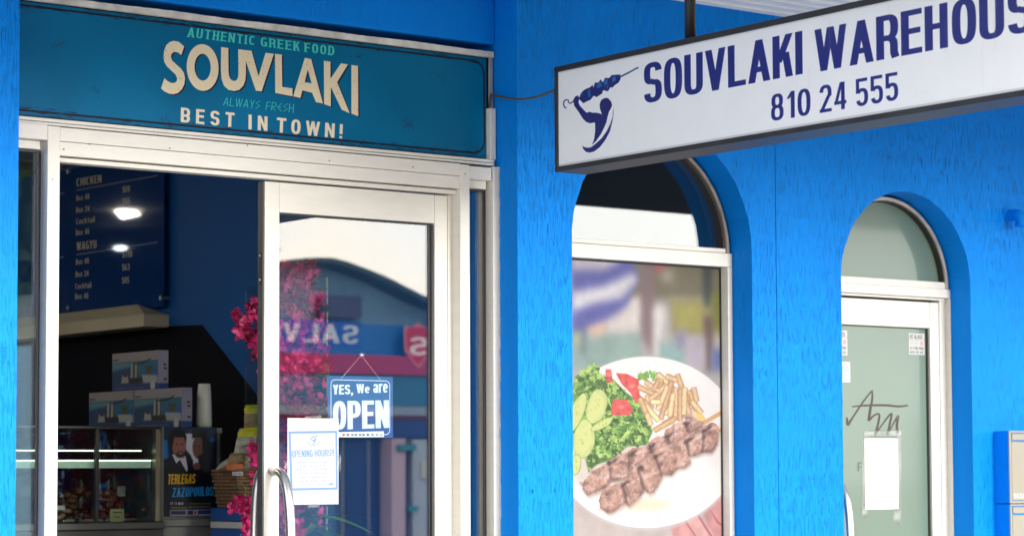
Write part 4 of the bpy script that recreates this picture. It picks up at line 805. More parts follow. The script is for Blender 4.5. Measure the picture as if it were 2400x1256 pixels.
for k in range(50): x, y = RNG.uniform(0, cv.W), cv.H-abs(RNG.gauss(0, 26)); cv.fill([[[(x, y), (x+2, y), (x+2, y+1.6), (x, y+1.6)]]], (120, 116, 104), a=.35)
cv.a[:5] *= .93; cv.a[-7:] *= .88
cv.plane('sign_face', cv.mat('sign_face_print', .28, .5, grain=.04), hs); B(XS+TH-.02, XS+TH-.008, YS1+.012, yi, zi0+.0005, zi1-.0005).build('rear_face', PAPER, hs)
B(XS+.0065, XS+TH-.021, YS1+.013, yi-.001, zi0+.001, zi0+.004).build('tray', BLACKM, hs)
yr = float(PX(1618, 88, XS+TH/2)[1])
for yy in (yr, yr-1.5): MB().tube([(XS+TH/2, yy, zt), (XS+TH/2, yy, ZA+.1)], .0185, 16).build('hanger_rod', BLACKM, hs, smooth=True)
# cable from the shopfront to the sign
ca, cb_ = PY(1150, 222, .138), np.array((XS+.03, YS0-.001, float(PX(1298, 200, XS)[2])))
ca = np.array((x_(1150.5, .136, 222), .136, z_(1150, 222, .136)))
pth = []
for k in range(15):
    t = k/14; p = ca*(1-t)+cb_*t; p[2] -= .028*math.sin(math.pi*t)+0.006*t; pth.append(tuple(p))
cbl = MB().tube([(ca[0]-.004, .139, ca[2]-.045), (ca[0]-.004, .134, ca[2]-.01)]+pth, .0048, 8).build('power_cable', mat('grey_brown_cable', (.09, .08, .065), .5), smooth=True)
tag(cbl, 'thin grey power cable sagging from the shopfront corner to the hanging sign', 'cable')
# ================================================================== in the glass of the door
YI = DY+.0275
osg = thing('open_sign', 'blue hanging plastic sign reading YES, We are OPEN behind the door glass', 'sign', tuple(PY(846, 1024, YI+.02)))
oc = [(769, 1028), (922, 1024), (919, 880.5), (767, 883)]
yo = YI+.012; x0, x1, z0, z1 = x_(768, yo, 950), x_(921, yo, 950), z_(846, 1024.5, yo), z_(846, 881.5, yo)
cv = Cv('Y', yo, x0, x1, z0, z1, 2600, (28, 84, 158)); fO = lambda x, y: (640+x/3.1406, 840+y/3.1406)
fO2 = lambda x, y: fO(x, y)
w, h = cv.W, cv.H
def rrect(i, t, rad, x0=0, x1=w, y0=0, y1=h, gy=0):
    def lp(i):
        r_ = max(3, rad-i); P = []
        for (cx_, cy_, a0) in ((x1-i-r_, y0+i+r_, -90), (x1-i-r_, y1-i-r_, 0), (x0+i+r_, y1-i-r_, 90), (x0+i+r_, y0+i+r_, 180)):
            for k in range(9): a = math.radians(a0+90*k/8); P.append((cx_+r_*math.cos(a), cy_+r_*math.sin(a)))
        return P
    return [lp(i), lp(i+t)]
cv.fill([rrect(0, 7, 46, w*.045, w*.955, h*.06, h*.955)], (240, 244, 252))
bd = dict(w=.62, sx=.26, sy=.17, gap=.07)
cv.text('YES,', (440, 264), (590, 262), (590, 190), (440, 192), (240, 244, 252), bd, f=fO); cv.text('We', (615, 254), (712, 254), (712, 186), (612, 186), (240, 244, 252), bd, f=fO); cv.text('are', (737, 252), (845, 250), (845, 158), (737, 160), (240, 244, 252), bd, f=fO)
cv.text('OPEN', (440, 524), (856, 508), (852, 305), (440, 312), (240, 244, 252), dict(w=.52, sx=.21, sy=.15, gap=.05, e=2.5), f=fO)
cv.poly([(430, 582), (817, 576), (815, 533), (428, 540)], (245, 246, 250), f=fO)
for k, (xx, c) in enumerate([(520, (220, 70, 60)), (550, (200, 60, 70)), (585, (130, 150, 190)), (610, (210, 100, 90)), (640, (90, 150, 190)), (666, (180, 100, 110)), (698, (70, 110, 170)), (732, (120, 160, 130)), (766, (160, 170, 180)), (797, (200, 190, 160))]):
    cv.poly([(xx-9, 567), (xx+9, 567), (xx+9, 552), (xx-9, 552)], c, f=fO, a=.9)
cv.plane('board', cv.mat('open_sign_print', .35), osg, .002)
hkz = z_(846, 832, yo); hkx = x_(846, yo, 832)
def chain(name, a, b, parent, n=20):
    a, b = np.array(a, float), np.array(b, float); mb = MB(); d = (b-a)/n; dn = d/np.linalg.norm(d); sd_ = np.cross(dn, (0, 1, 0)); sd_ /= np.linalg.norm(sd_)
    for k in range(n):
        c_ = a+d*(k+.5); u = sd_ if k % 2 else np.array((0, 1., 0)); L_ = np.linalg.norm(d)*.62
        mb.tube([tuple(c_+dn*L_*math.cos(q)+u*.0016*math.sin(q)) for q in np.linspace(0, 2*math.pi, 9)], .0005, 5, cap=False)
    return mb.build(name, STEEL, parent, smooth=True)
chain('chain', (hkx, yo-.002, hkz), PY(796, 891, yo-.001), osg); chain('chain', (hkx, yo-.002, hkz), PY(891, 889, yo-.001), osg)
CLEAR = mat('clear_plastic', (.75, .8, .85), .08, spec=.8); 
MB().lathe([(.001, 0), (.010, .001), (.012, .003), (.006, .006), (.003, .010), (.0045, .014), (.001, .016)], 0, 0, 20).build('suction_cup', glass_mat('suction_glass', (.8, .85, .9), .35, .05), osg, smooth=True)
sc_ = osg.children[-1]; 
for v in sc_.data.vertices: x, y, z = v.co; v.co = (hkx+x, YI+.0005+z, hkz+y)
# opening hours paper
yp = DY+.0185
ohn = thing('opening_hours_notice', 'white paper notice headed OPENING HOURS!! taped inside the door glass', 'notice', tuple(PY(735, 1180, yp)))
x0, x1, z0, z1 = x_(673.5, yp, 1080), x_(793.5, yp, 1080), z_(733, 1181.5, yp), z_(733, 979.5, yp)
cv = Cv('Y', yp, x0, x1, z0, z1, 3000, (240, 243, 250)); LB = (140, 182, 232)
def q4(a, b, c, d, col, **k): cv.poly([a, b, c, d], col, f=fO, **k)
for s_ in ([(113, 535), (472, 530), (476, 962), (128, 970)],): 
    o_ = [cv.P(*fO(*p)) for p in s_]; i_ = [cv.P(*fO(*p)) for p in [(130, 552), (458, 547), (462, 946), (144, 953)]]; cv.fill([[o_, i_]], LB)
cv.text('OPENING', (138, 727), (292, 722), (292, 670), (138, 674), LB, dict(w=.46, sx=.16, sy=.13, gap=.07), f=fO); cv.text('HOURS!!', (306, 721), (448, 717), (448, 665), (306, 669), LB, dict(w=.46, sx=.16, sy=.13, gap=.07), f=fO)
days = [('Monday - 8:30am-8:30pm', 186, 402), ('Tuesday - 8:30am-8:30pm', 184, 404), ('Wednesday - 8:30am-8:30pm', 172, 412), ('Thursday - 8:30am-8:30pm', 184, 402), ('Friday - 8:30am-8:30pm', 194, 398), ('Saturday - 8:30am-8:30pm', 184, 400), ('Closed on Sundays', 222, 374)]
for k, (s_, a, b) in enumerate(days): cv.text(s_, (a, 768+k*27.5), (b, 766+k*27.5), (b, 752+k*27.5), (a, 754+k*27.5), (150, 166, 196), dict(w=.5, sx=.13, sy=.09, gap=.14), f=fO)
logo(cv, lambda x, y: fO(245+x*.115, 545+y*.085), LB, (200, 220, 245))
rg_ = [(298+44*math.cos(a), 597+42*math.sin(a)) for a in np.linspace(.2, 2.94, 20)]; cv.fill([[[cv.P(*fO(*p)) for p in sum(sweep(rg_, 7, 7), [])]]], (170, 200, 238)); 
cv.poly([(405, 925), (440, 908), (442, 925), (410, 932)], LB, f=fO)
cv.a *= .74; cv.plane('paper', cv.mat('hours_print', .6, .2, grain=.01), ohn, .0008)
for c in ([(714, 981), (753, 980), (753, 972), (715, 975)], [(721, 1190), (749, 1189), (749, 1180), (721, 1181)], [(790, 1105), (799, 1103), (799, 1065), (790, 1067)], [(667, 1100), (675, 1100), (675, 1080), (667, 1080)]): sheet(c, yp-.0008, .0005).build('tape', TAPE, ohn, smooth=True)
# ================================================================== inside the shop
XB = XP-.03
# menu board
ymb = [float(PX(x, 560, XB)[1]) for x in (386, 150)]; zmb0 = float(PX(382, 702, XB)[2]); zmb1 = float(PX(162, 398, XB)[2])
cv = Cv('X', XB-.004, -ymb[1]-.05, -ymb[0], zmb0-.03, zmb1, 620, (12, 62, 128))
fM = lambda x, y: (x/2.855, 360+y/2.855); MC = (226, 214, 182); ms = dict(w=.52, sx=.17, sy=.14, gap=.12)
for s_, xa, xb, ya, yb, hh in [('CHICKEN', 512, 678, 222, 194, 54), ('Box 48', 510, 598, 318, 304, 38), ('Box 24', 510, 598, 398, 386, 38), ('Cocktail', 510, 634, 474, 458, 38), ('Box 48', 508, 596, 548, 538, 38), ('WAGYU', 512, 645, 648, 632, 56), ('Box 48', 508, 594, 744, 734, 38), ('Box 24', 506, 592, 826, 818, 38), ('Cocktail', 504, 610, 906, 896, 38), ('Box 48', 503, 590, 974, 968, 38),
                         ('$98', 820, 868, 262, 256, 42), ('$55', 820, 868, 342, 336, 42), ('$110', 818, 884, 696, 690, 44), ('$63', 817, 866, 782, 778, 42), ('$85', 816, 864, 868, 865, 42)]:
    cv.text(s_, (xa, ya), (xb, yb), (xb, yb-hh), (xa, ya-hh), MC, ms, f=fM)
for a in ([(512, 240), (1055, 142), (1055, 152), (512, 252)], [(510, 670), (1055, 588), (1055, 597), (510, 682)], [(380, 268), (430, 260), (430, 268), (380, 277)], [(380, 694), (427, 686), (427, 694), (380, 702)]): cv.poly(a, (128, 132, 158), f=fM)
mn = thing('menu_board', 'dark blue acrylic menu board listing CHICKEN and WAGYU boxes on the blue wall', 'menu board', (XB, (ymb[0]+ymb[1])/2, zmb0))
MENU = cv.mat('menu_print', .04, .7, coat=.0); cv.plane('panel', MENU, mn, .004)
for px, py in ((381, 698), (163, 722), (163, 403), (381, 372)):
    p = PX(px, py, XB); 
    MB().tube([(XB-.012, p[1], p[2]), (XP, p[1], p[2])], .011, 12).build('standoff', STEEL, mn, smooth=False)
# black slanted sheet standing in for shade on the wall under the hood
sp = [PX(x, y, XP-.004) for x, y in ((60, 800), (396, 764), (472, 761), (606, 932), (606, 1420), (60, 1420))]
tag(MB().prism([tuple(p) for p in sp], [(XP-.0005, p[1], p[2]) for p in sp]).build('wall_shade_sheet', mat('black_shade_sheet', (.004, .005, .010), .6, spec=.08)), 'black sheet with a slanted edge standing in for shade below the cream hood', 'painted shade')
# cream hood
yh = float(PX(396, 765, XP)[1]); hxf = float(PY(338, 765, yh)[0]); zl = float(PY(338, 765, yh)[2]); zu = float(PY(338, 735, yh)[2]); ya_ = yh+.06; rx = (hxf+XP)/2; zr_ = float(PX(362, 708.5, rx)[2])
yfar = 5.4
HOOD = mat('cream_hood_metal', (.62, .55, .38), .4, var=.05); hd = thing('extraction_hood', 'cream pyramid-topped extraction hood fixed to the blue wall under the menu board', 'hood', (rx, 4, zl))
mb = MB(); c = [(hxf, yh, zu), (XP-.001, yh, zu), (XP-.001, yfar, zu), (hxf, yfar, zu)]; mb.quad(c[0], c[1], (rx, ya_+.12, zr_)); mb.quad(c[1], c[2], (rx, yfar-.1, zr_), (rx, ya_+.12, zr_)); mb.quad(c[2], c[3], (rx, yfar-.1, zr_)); mb.quad(c[3], c[0], (rx, ya_+.12, zr_), (rx, yfar-.1, zr_)); mb.quad(*c[::-1])
mb.build('top_cover', HOOD, hd); B(hxf-.004, XP-.001, yh-.004, yfar, zl, zu-.001).build('rim', HOOD, hd, bevel=.003)
# lamps that show up mirrored in the acrylic
def mirror_lamp(pts, Yl):
    r_ = []
    for px, py in pts:
        d = ray(px, py); p = PX(px, py, XB-.004); s_ = (Yl-p[1])/d[1]; r_.append((p[0]-d[0]*s_, Yl, p[2]+d[2]*s_))
    return r_
LAMP = mat('lit_lamp_white', (.9, .9, .85), .5, emit=((1, .97, .88), 15)); LAMP2 = mat('lit_lamp_cool', (.9, .9, .9), .5, emit=((.8, .9, 1), 6))
lp_ = mirror_lamp([(275, 494), (292, 513), (328, 504), (308, 483)], 5.2); lq = [(x, y+.03, z) for x, y, z in lp_]
fl = thing('floodlight', 'lit white LED floodlight at the ceiling, mirrored in the menu board', 'lamp', tuple(np.mean(lp_, 0))); MB().prism(lp_, lq).build('lamp_panel', LAMP, fl)
cz = np.mean(lp_, 0); B(cz[0]-.02, cz[0]+.02, 5.231, 5.25, cz[2]-.01, zce).build('bracket', BLACKM, fl)
lp2 = mirror_lamp([(284+14*math.cos(a), 581+6.5*math.sin(a)) for a in np.linspace(0, 6.283, 13)[:-1]], 6.0); cz = np.mean(lp2, 0)
f2 = thing('round_lamp', 'small round cool white lamp below the floodlight, mirrored in the menu board', 'lamp', tuple(cz)); MB().prism(lp2, [(x, y+.02, z) for x, y, z in lp2]).build('lamp_panel', LAMP2, f2); B(cz[0]-.008, cz[0]+.008, 6.021, 6.035, cz[2], zce).build('stem', BLACKM, f2)
TL = mat('fill_tube_light', (.9, .9, .9), .5, emit=((1, .95, .86), 9)); first_l = None  # unseen ceiling battens added to brighten the dark shop and menu board
for k, (lx, ly) in enumerate(((-2.6, 2.0), (-3.6, 6.6), (-3.2, 4.2))):
    if first_l is None:
        first_l = thing('added_ceiling_light', 'unseen batten light added nearest the shop door', 'lamp', (lx, ly, zce), 'unseen ceiling lights added to brighten the shop'); B(lx-.08, lx+.08, ly-.6, ly+.6, zce-.03, zce-.001).build('housing', WHITE, first_l); B(lx-.05, lx+.05, ly-.58, ly+.58, zce-.055, zce-.031).build('tube', TL, first_l)
    else:
        o = first_l.copy(); COL.objects.link(o); o.location = (lx, ly, zce); o['label'] = ('', 'unseen batten light added over the middle of the shop', 'unseen batten light added by the left wall of the shop')[k]
        for ch in list(first_l.children): c_ = ch.copy(); COL.objects.link(c_); c_.parent = o; c_.matrix_parent_inverse = ch.matrix_parent_inverse.copy()
# display case
yc = 1.6; xa, xb = -2.4, x_(376, yc, 1000); ztop = z_(300, 998, yc); zbot = z_(300, 1222, yc)
BLKC = mat('black_cabinet', (.014, .014, .015), .4); GREYC = mat('grey_cabinet_metal', (.16, .155, .14), .4, metal=.4, var=.1)
dc = thing('display_case', 'glass fronted food display case with lit shelves and black frame', 'display case', ((xa+xb)/2, 1.9, 0))
B(xa, xb, yc-.01, 2.4, ztop-.012, ztop).build('top', BLKC, dc, bevel=.003); B(xa, xb, yc-.03, 2.4, 0, zbot-.03).build('base', mat('cabinet_base', (.05, .045, .04), .5, var=.2), dc, bevel=.004)
B(xa, xb, yc-.045, 2.4, zbot-.029, zbot).build('ledge', mat('ledge_metal', (.10, .10, .09), .35, metal=.6), dc, bevel=.004)
xm = x_(226.5, yc, 1100)
B(xm-.007, xm+.007, yc-.006, yc+.012, zbot+.0005, ztop-.0125).build('mullion', BLKC, dc); B(xb-.02, xb-.001, yc, yc+.03, zbot+.0005, ztop-.0125).build('corner_post', mat('brass_post', (.30, .27, .18), .35, metal=.7), dc)
B(xa, xb, 2.38, 2.40, zbot, ztop-.013).build('back_panel', PART, dc)
for a, b in ((xa, xm-.008), (xm+.008, xb-.021)): B(a, b, yc+.002, yc+.006, zbot+.001, ztop-.013).build('front_pane', GLASS2, dc)
z2 = z_(300, 1056, yc+.1); z3 = z_(300, 1078, yc+.04); z4 = z_(300, 1096, yc+.04)
LEDS = mat('led_strip', (.8, .85, .75), .5, emit=((.85, 1, .75), .7)); SHG = mat('lit_green_shelf_edge', (.38, .50, .40), .3, emit=((.6, .85, .65), .05), var=.2)
B(xa, xb-.03, yc+.10, yc+.102, z2-.002, z2+.003).build('light_strip', LEDS, dc); B(xa, xb-.03, yc+.103, 2.3, z2-.004, z2).build('shelf', mat('steel_shelf', (.3, .3, .28), .3, metal=.8), dc)
B(xa, xb-.022, yc+.036, yc+.04, z4, z3-.004).build('shelf_edge', SHG, dc); B(xa, xb-.022, yc+.034, yc+.04, z3-.0035, z3+.0015).build('light_strip', LEDS, dc); B(xa, xb-.03, yc+.041, 2.2, z3-.005, z3-.001).build('shelf', mat('steel_shelf', (.3, .3, .28), .3), dc)
for q_ in (245, 335): xx = x_(q_, 1.9, 1120); B(xx-.008, xx+.008, 1.95, 1.966, zbot, ztop-.02).build('shelf_post', mat('shelf_post_metal', (.35, .34, .3), .3, metal=.8), dc)
FOOD = [('food_tray', 'tray of dark glazed meat on the lower deck of the display case', (165, 222), 1222, 1195, (.05, .018, .014), .03), ('salad_bowl', 'bowl of pinkish salad mid shelf, right half of the display case', (240, 300), 1180, 1150, (.22, .07, .05), .03), ('food_mound', 'heap of yellow rice at the right end of the display case', (293, 362), 1224, 1212, (.75, .6, .12), .014), ('food_tray', 'pale bread rolls at the left edge of the opening in the display case', (140, 168), 1215, 1190, (.5, .33, .22), .02), ('food_tray', 'brown baked food at the back left of the display case', (150, 215), 1178, 1140, (.10, .06, .02), .03), ('food_tray', 'light grey tub behind the yellow rice', (305, 350), 1205, 1180, (.2, .2, .17), .02)]
for k, (nm, lab, (a, b), y1, y0, c, rb) in enumerate(FOOD):
    Yf = yc+.14+.11*(k % 3); xa_, xb_ = x_(a, Yf, y1), x_(b, Yf, y1); zb_, zt_ = max(zbot+.001, z_((a+b)/2, y1, Yf)), z_((a+b)/2, y0, Yf)
    t_ = thing(nm, lab, 'food', ((xa_+xb_)/2, Yf, zbot)); B(xa_-.01, xb_+.01, Yf-.05, Yf+.12, zbot+.0005, zbot+.012).build('tray', mat('tray_metal', (.4, .4, .38), .3, metal=.9), t_, bevel=.002)
    mb = MB(); fm = mat('food_%d' % k, c, .45, var=.35, scale=60); zt_ = max(zt_, zbot+.04)
    for j in range(26): mb.blob((RNG.uniform(xa_, xb_), Yf+RNG.uniform(-.02, .08), zbot+.014+RNG.random()**1.4*(zt_-zbot-.02)), (rb*RNG.uniform(.5, 1), rb*.8, rb*RNG.uniform(.4, .7)), 8, 5, .15, j+k*50)
    mb.build('food', fm, t_, smooth=True)
def card(name, lab, cor, Y, c, lines=True):
    x0, x1, z0, z1 = x_(cor[0], Y, cor[2]), x_(cor[1], Y, cor[2]), z_(cor[0], cor[3], Y), z_(cor[0], cor[2], Y); v = Cv('Y', Y, x0, x1, z0, z1, 2500, c)
    if lines:
        for yy, a, b in ((.22, .2, .85), (.55, .3, .7)): v.fill([[[(a*v.W, yy*v.H), (b*v.W, yy*v.H), (b*v.W, (yy+.08)*v.H), (a*v.W, (yy+.08)*v.H)]]], (70, 70, 50))
    o = v.plane(name, v.mat(name+'_print', .5), thick=.002); tag(o, lab, 'price card'); return o
card('price_card', 'yellowish price card standing in front of the display case food', (258, 291, 1192, 1224), yc+.05, (176, 176, 128)); card('price_card', 'small white price card on the pink salad', (275, 294, 1139, 1162), yc+.2, (150, 158, 150), False); card('price_card', 'narrow white label beside the bread rolls', (134, 152, 1184, 1194), yc+.1, (200, 205, 215), False)
# cartons on the case
def carton_print(cv, ty):
    W_, H_ = cv.W, cv.H; R_ = lambda x0, y0, x1, y1, c, **k: cv.fill([[[(x0*W_, y0*H_), (x1*W_, y0*H_), (x1*W_, y1*H_), (x0*W_, y1*H_)]]], c, **k)
    P_ = lambda p, c, **k: cv.fill([[[(x*W_, y*H_) for x, y in p]]], c, **k)
    cv.a[:] = np.array((176, 166, 166))/255; fw = ty
    R_(0, .24, fw, .86, (30, 120, 160)); P_([(0, .24), (.4*fw, .26), (.4*fw, .36), (0, .44)], (110, 156, 170), soft=3); P_([(0, .5), (.3*fw, .42), (.55*fw, .40), (.62*fw, .86), (0, .86)], (12, 70, 120), soft=2)
    for x in (.44, .53): P_([(x*fw-.022, .27), (x*fw+.03, .27), (x*fw+.035, .7), (x*fw-.03, .7)], (206, 196, 178), soft=1); P_([(x*fw+.02, .27), (x*fw+.032, .27), (x*fw+.036, .7), (x*fw+.016, .7)], (60, 60, 60), soft=1)
    P_([(.42*fw, .30), (.6*fw, .29), (.75*fw, .24), (.86*fw, .17), (.84*fw, .22), (.72*fw, .31), (.56*fw, .34)], (24, 30, 36)); P_([(.4*fw, .68), (.66*fw, .68), (.7*fw, .82), (.38*fw, .82)], (16, 22, 24), soft=1)
    P_([(.23*fw, .58), (.34*fw, .57), (.37*fw, .8), (.2*fw, .81)], (196, 190, 180), soft=1); P_([(.24*fw, .57), (.34*fw, .57), (.33*fw, .64), (.26*fw, .64)], (70, 36, 24)); P_([(.72*fw, .4), (.9*fw, .4), (.84*fw, .7), (.78*fw, .6)], (84, 88, 44), soft=2)
    P_([(.66*fw, .6), (.98*fw, .64), (fw, .84), (.68*fw, .82)], (190, 192, 190), soft=2); P_([(.66*fw+.0, .60), (.7*fw, .53), (.75*fw, .53), (.78*fw, .62)], (34, 96, 170)); P_([(.87*fw, .6), (.89*fw, .5), (.95*fw, .46), (fw, .47), (fw, .63)], (30, 100, 190))
    R_(0, .85, 1, 1, (26, 60, 128)); cv.fill([[[(.89*fw*W_+.052*W_*math.cos(a), .90*H_+.052*W_*math.sin(a)) for a in np.linspace(0, 6.28, 24)]]], (214, 214, 220)); R_(.04, .93, .72*fw, .945, (130, 140, 180)); R_(.02, .16, .14, .2, (70, 80, 120))
    if fw < 1:
        R_(fw, 0, 1, .85, (150, 144, 160)); 
        for yy in (.35, .55, .7): R_(fw+.03, yy, fw+.09, yy+.012, (100, 100, 120))
        P_([(fw+.11, .36), (fw+.14, .36), (fw+.15, .44), (fw+.1, .44)], (50, 50, 60))
XCN = float(PY(426, 995, 1.66)[0])
def cb(px, py=950): return float(PX(px, py, XCN)[1])
cw = cb(315)-cb(426); cxd = float(PY(450, 950, cb(426))[0])-XCN; Z01 = float(PX(370, 911, XCN)[2])
for k, (pr_, z0, z1, lab) in enumerate([(313, ztop+.0005, Z01, 'appliance carton with blue seaside print, lower left of the three'), (426, ztop+.0005, Z01, 'appliance carton with blue seaside print, lower right beside the white vase'), (370, Z01+.001, 2*Z01-ztop, 'appliance carton with blue seaside print, on top of the other two')]):
    yn = cb(pr_); yf_ = yn+cw-.002
    cv = Cv('X', XCN-.0008, -yf_, -yn, z0, z1, 900); carton_print(cv, 1.0)
    t_ = thing('appliance_carton', lab, 'carton', (XCN, (yn+yf_)/2, z0), 'printed cartons stacked on the display case'); B(XCN, XCN+cxd, yn, yf_, z0, z1).build('box', mat('carton_card', (.30, .29, .33), .7), t_, bevel=.0012); cv.a *= .8; cv.plane('printed_face', cv.mat('carton_print', .45), t_)
    c2 = Cv('Y', yn-.0008, XCN, XCN+cxd, z0, z1, 900, (150, 144, 160)); c2.fill([[[(0, .85*c2.H), (c2.W, .85*c2.H), (c2.W, c2.H), (0, c2.H)]]], (26, 60, 128))
    for yy, xx in ((.34, .5), (.44, .55), (.72, .55)): c2.fill([[[(xx*c2.W, yy*c2.H), ((xx+.3)*c2.W, yy*c2.H), ((xx+.3)*c2.W, (yy+.05)*c2.H), (xx*c2.W, (yy+.05)*c2.H)]]], (50, 50, 60))
    c2.plane('end_face', c2.mat('carton_end_print', .45), t_)
# vase
Yv = 1.72; vx = x_(478.5, Yv, 990); vz = z_(478, 899, Yv); rr_ = (x_(498, Yv, 990)-x_(458, Yv, 990))/2*.8
tag(MB().lathe([(rr_*.93, ztop+.001), (rr_, ztop+.012), (rr_*.98, ztop+.06), (rr_*.9, vz-.05), (rr_*.8, vz-.004), (rr_*.74, vz), (rr_*.6, vz-.002)], vx, Yv, 28).build('vase', mat('white_ceramic', (.62, .60, .52), .35, var=.04), smooth=True), 'tall plain white ceramic vase standing right of the cartons', 'vase')
# poster cabinet
xc0, xc1 = xb+.002, x_(517, yc, 1000)
pc = thing('steel_cabinet', 'grey metal cabinet with the comedy poster on its front', 'cabinet', ((xc0+xc1)/2, 1.9, 0)); B(xc0, xc1, yc, 2.0, 0, ztop-.003).build('body', GREYC, pc, bevel=.003)
B(xc0+.003, xc0+.022, yc-.012, yc, .6, ztop-.03).build('post', GREYC, pc, bevel=.003); B(xc1-.03, xc1-.012, yc-.012, yc, .6, ztop-.03).build('post', GREYC, pc, bevel=.003); B(xc0, xc1, yc-.014, yc, ztop-.028, ztop-.004).build('top_rail', GREYC, pc, bevel=.003); B(xc0, xc1, yc-.02, yc, z_(450, 1232, yc), z_(450, 1214, yc)).build('shelf_lip', GREYC, pc, bevel=.003)
yq = yc-.015; x0, x1, z0, z1 = x_(384, yq, 1100), x_(508, yq, 1100), z_(450, 1209, yq), z_(450, 1001, yq)
cv = Cv('Y', yq, x0, x1, z0, z1, 1700, (20, 22, 34)); fQ = lambda x, y: (380+x/4.55, 980+y/4.55)
P_ = lambda p, c, **k: cv.poly(p, c, f=fQ, **k)
P_([(20, 100), (560, 100), (560, 200), (20, 200)], (24, 44, 70), soft=6); P_([(15, 220), (60, 230), (70, 420), (20, 440)], (30, 110, 180), soft=5); P_([(250, 160), (330, 160), (420, 470), (330, 520), (310, 400), (250, 330)], (196, 196, 204), soft=3); P_([(510, 200), (560, 200), (560, 250), (510, 250)], (30, 80, 150), soft=4)
P_([(100, 390), (40, 450), (40, 570), (330, 570), (330, 440), (250, 380)], (16, 18, 32), soft=1); P_([(105, 380), (150, 480), (190, 440), (260, 570), (275, 540), (250, 400)], (200, 196, 206), soft=1)
P_(el(180, 290, 74, 120), (150, 100, 84), soft=2); P_([(90, 330), (60, 230), (80, 150), (150, 110), (220, 120), (260, 190), (255, 270), (235, 200), (130, 200), (112, 290)], (22, 18, 18), soft=2); P_(el(195, 385, 52, 34), (66, 42, 38), soft=4); P_(el(200, 372, 20, 6), (190, 150, 140), soft=1)
for e in ((155, 275), (215, 272)): P_(el(*e, 13, 6), (40, 26, 24), soft=1)
P_(el(385, 310, 62, 120), (104, 70, 60), soft=3); P_([(320, 220), (320, 130), (390, 110), (470, 130), (480, 300), (450, 420), (430, 330), (430, 200), (340, 200)], (14, 14, 20), soft=3); P_([(380, 400), (480, 350), (570, 560), (400, 560)], (14, 16, 28), soft=3); P_(el(370, 510, 42, 40), (110, 72, 62), soft=3)
for e in ((352, 290), (395, 292)): P_(el(*e, 11, 5), (30, 20, 20), soft=1)
YL = dict(w=.5, sx=.2, sy=.13, gap=.05, lean=.12)
cv.text('TERLEGAS', (58, 700), (350, 694), (352, 588), (58, 594), (214, 168, 20), YL, f=fQ); cv.text('ZAZOPOULOS', (105, 838), (548, 822), (540, 722), (105, 738), (26, 132, 190), YL, f=fQ)
cv.text('17 11 NOV', (84, 918), (228, 920), (228, 892), (84, 890), (170, 170, 180), dict(w=.6, sx=.2, sy=.16, gap=.12), f=fQ)
for p, c in (([(285, 900), (520, 900), (520, 914), (285, 914)], (90, 92, 20)), ([(95, 944), (262, 944), (262, 956), (95, 956)], (110, 110, 20)), ([(275, 938), (520, 938), (520, 946), (275, 946)], (120, 120, 130))): P_(p, c, soft=1)
P_([(85, 975), (595, 965), (595, 1035), (85, 1040)], (120, 120, 135)); P_([(92, 985), (252, 982), (252, 1022), (92, 1024)], (22, 22, 30)); P_([(268, 982), (328, 980), (328, 1020), (268, 1022)], (22, 24, 30)); P_([(382, 978), (590, 972), (590, 1016), (382, 1018)], (24, 44, 84)); P_(el(355, 1000, 14, 12), (170, 50, 50))
tag(cv.plane('show_poster', cv.mat('show_poster_print', .3), thick=.001), 'dark poster of two dark haired men with yellow and blue names on the cabinet', 'poster')
# basket with packets, blue cooler beneath
Yb = 1.30; zb0 = z_(550, 1190, Yb); zb1 = z_(550, 1098, Yb); xt0, xt1, xu0, xu1 = x_(496, Yb+.2, 1098), x_(640, Yb, 1098), x_(512, Yb+.2, 1190), x_(628, Yb, 1190)
bk = thing('wicker_basket', 'brown woven basket full of snack packets on the blue cooler', 'basket', ((xt0+xt1)/2, Yb+.1, zb0)); WK = mat('brown_wicker', (.20, .11, .055), .7, var=.4, scale=60, bump=.004, bscale=90); n_ = 11
def ringpts(t, ex=0): a, b = xu0+(xt0-xu0)*t-ex, xu1+(xt1-xu1)*t+ex; return [(a, Yb-ex), (b, Yb-ex), (b, Yb+.2+ex), (a, Yb+.2+ex)]
a_, b_ = ringpts(0, -.006), ringpts(1, -.006); MB().prism([(x, y, zb0) for x, y in a_], [(x, y, zb1-.01) for x, y in b_]).build('liner', WK, bk)
for k in range(n_):
    t = (k+.5)/n_; P = ringpts(t, .001*(k % 2)); z = zb0+(zb1-zb0)*t; mb = MB()
    for a, b in zip(P, P[1:]+P[:1]):
        m = 12; mb.tube([(a[0]+(b[0]-a[0])*j/m+(.0025*(-1)**(j+k) if a[1] != b[1] else 0), a[1]+(b[1]-a[1])*j/m+(.0025*(-1)**(j+k) if a[1] == b[1] else 0), z) for j in range(m+1)], (zb1-zb0)/n_*.52, 6)
    mb.build('woven_strand', WK, bk, smooth=True)
c0 = Cv('Y', Yb-.008, x_(542, Yb, 1110), x_(567, Yb, 1110), z_(550, 1114, Yb), z_(550, 1105, Yb), 2500, (190, 190, 200)); T(c0, 'BREAD', .1, .9, .25, .8, (120, 120, 130), BK) if False else [c0.fill([[[(q*c0.W, .3*c0.H), ((q+.1)*c0.W, .3*c0.H), ((q+.1)*c0.W, .7*c0.H), (q*c0.W, .7*c0.H)]]], (110, 110, 125)) for q in (.1, .26, .44, .62, .78)]
c0.plane('label_strip', c0.mat('basket_label', .5), bk)
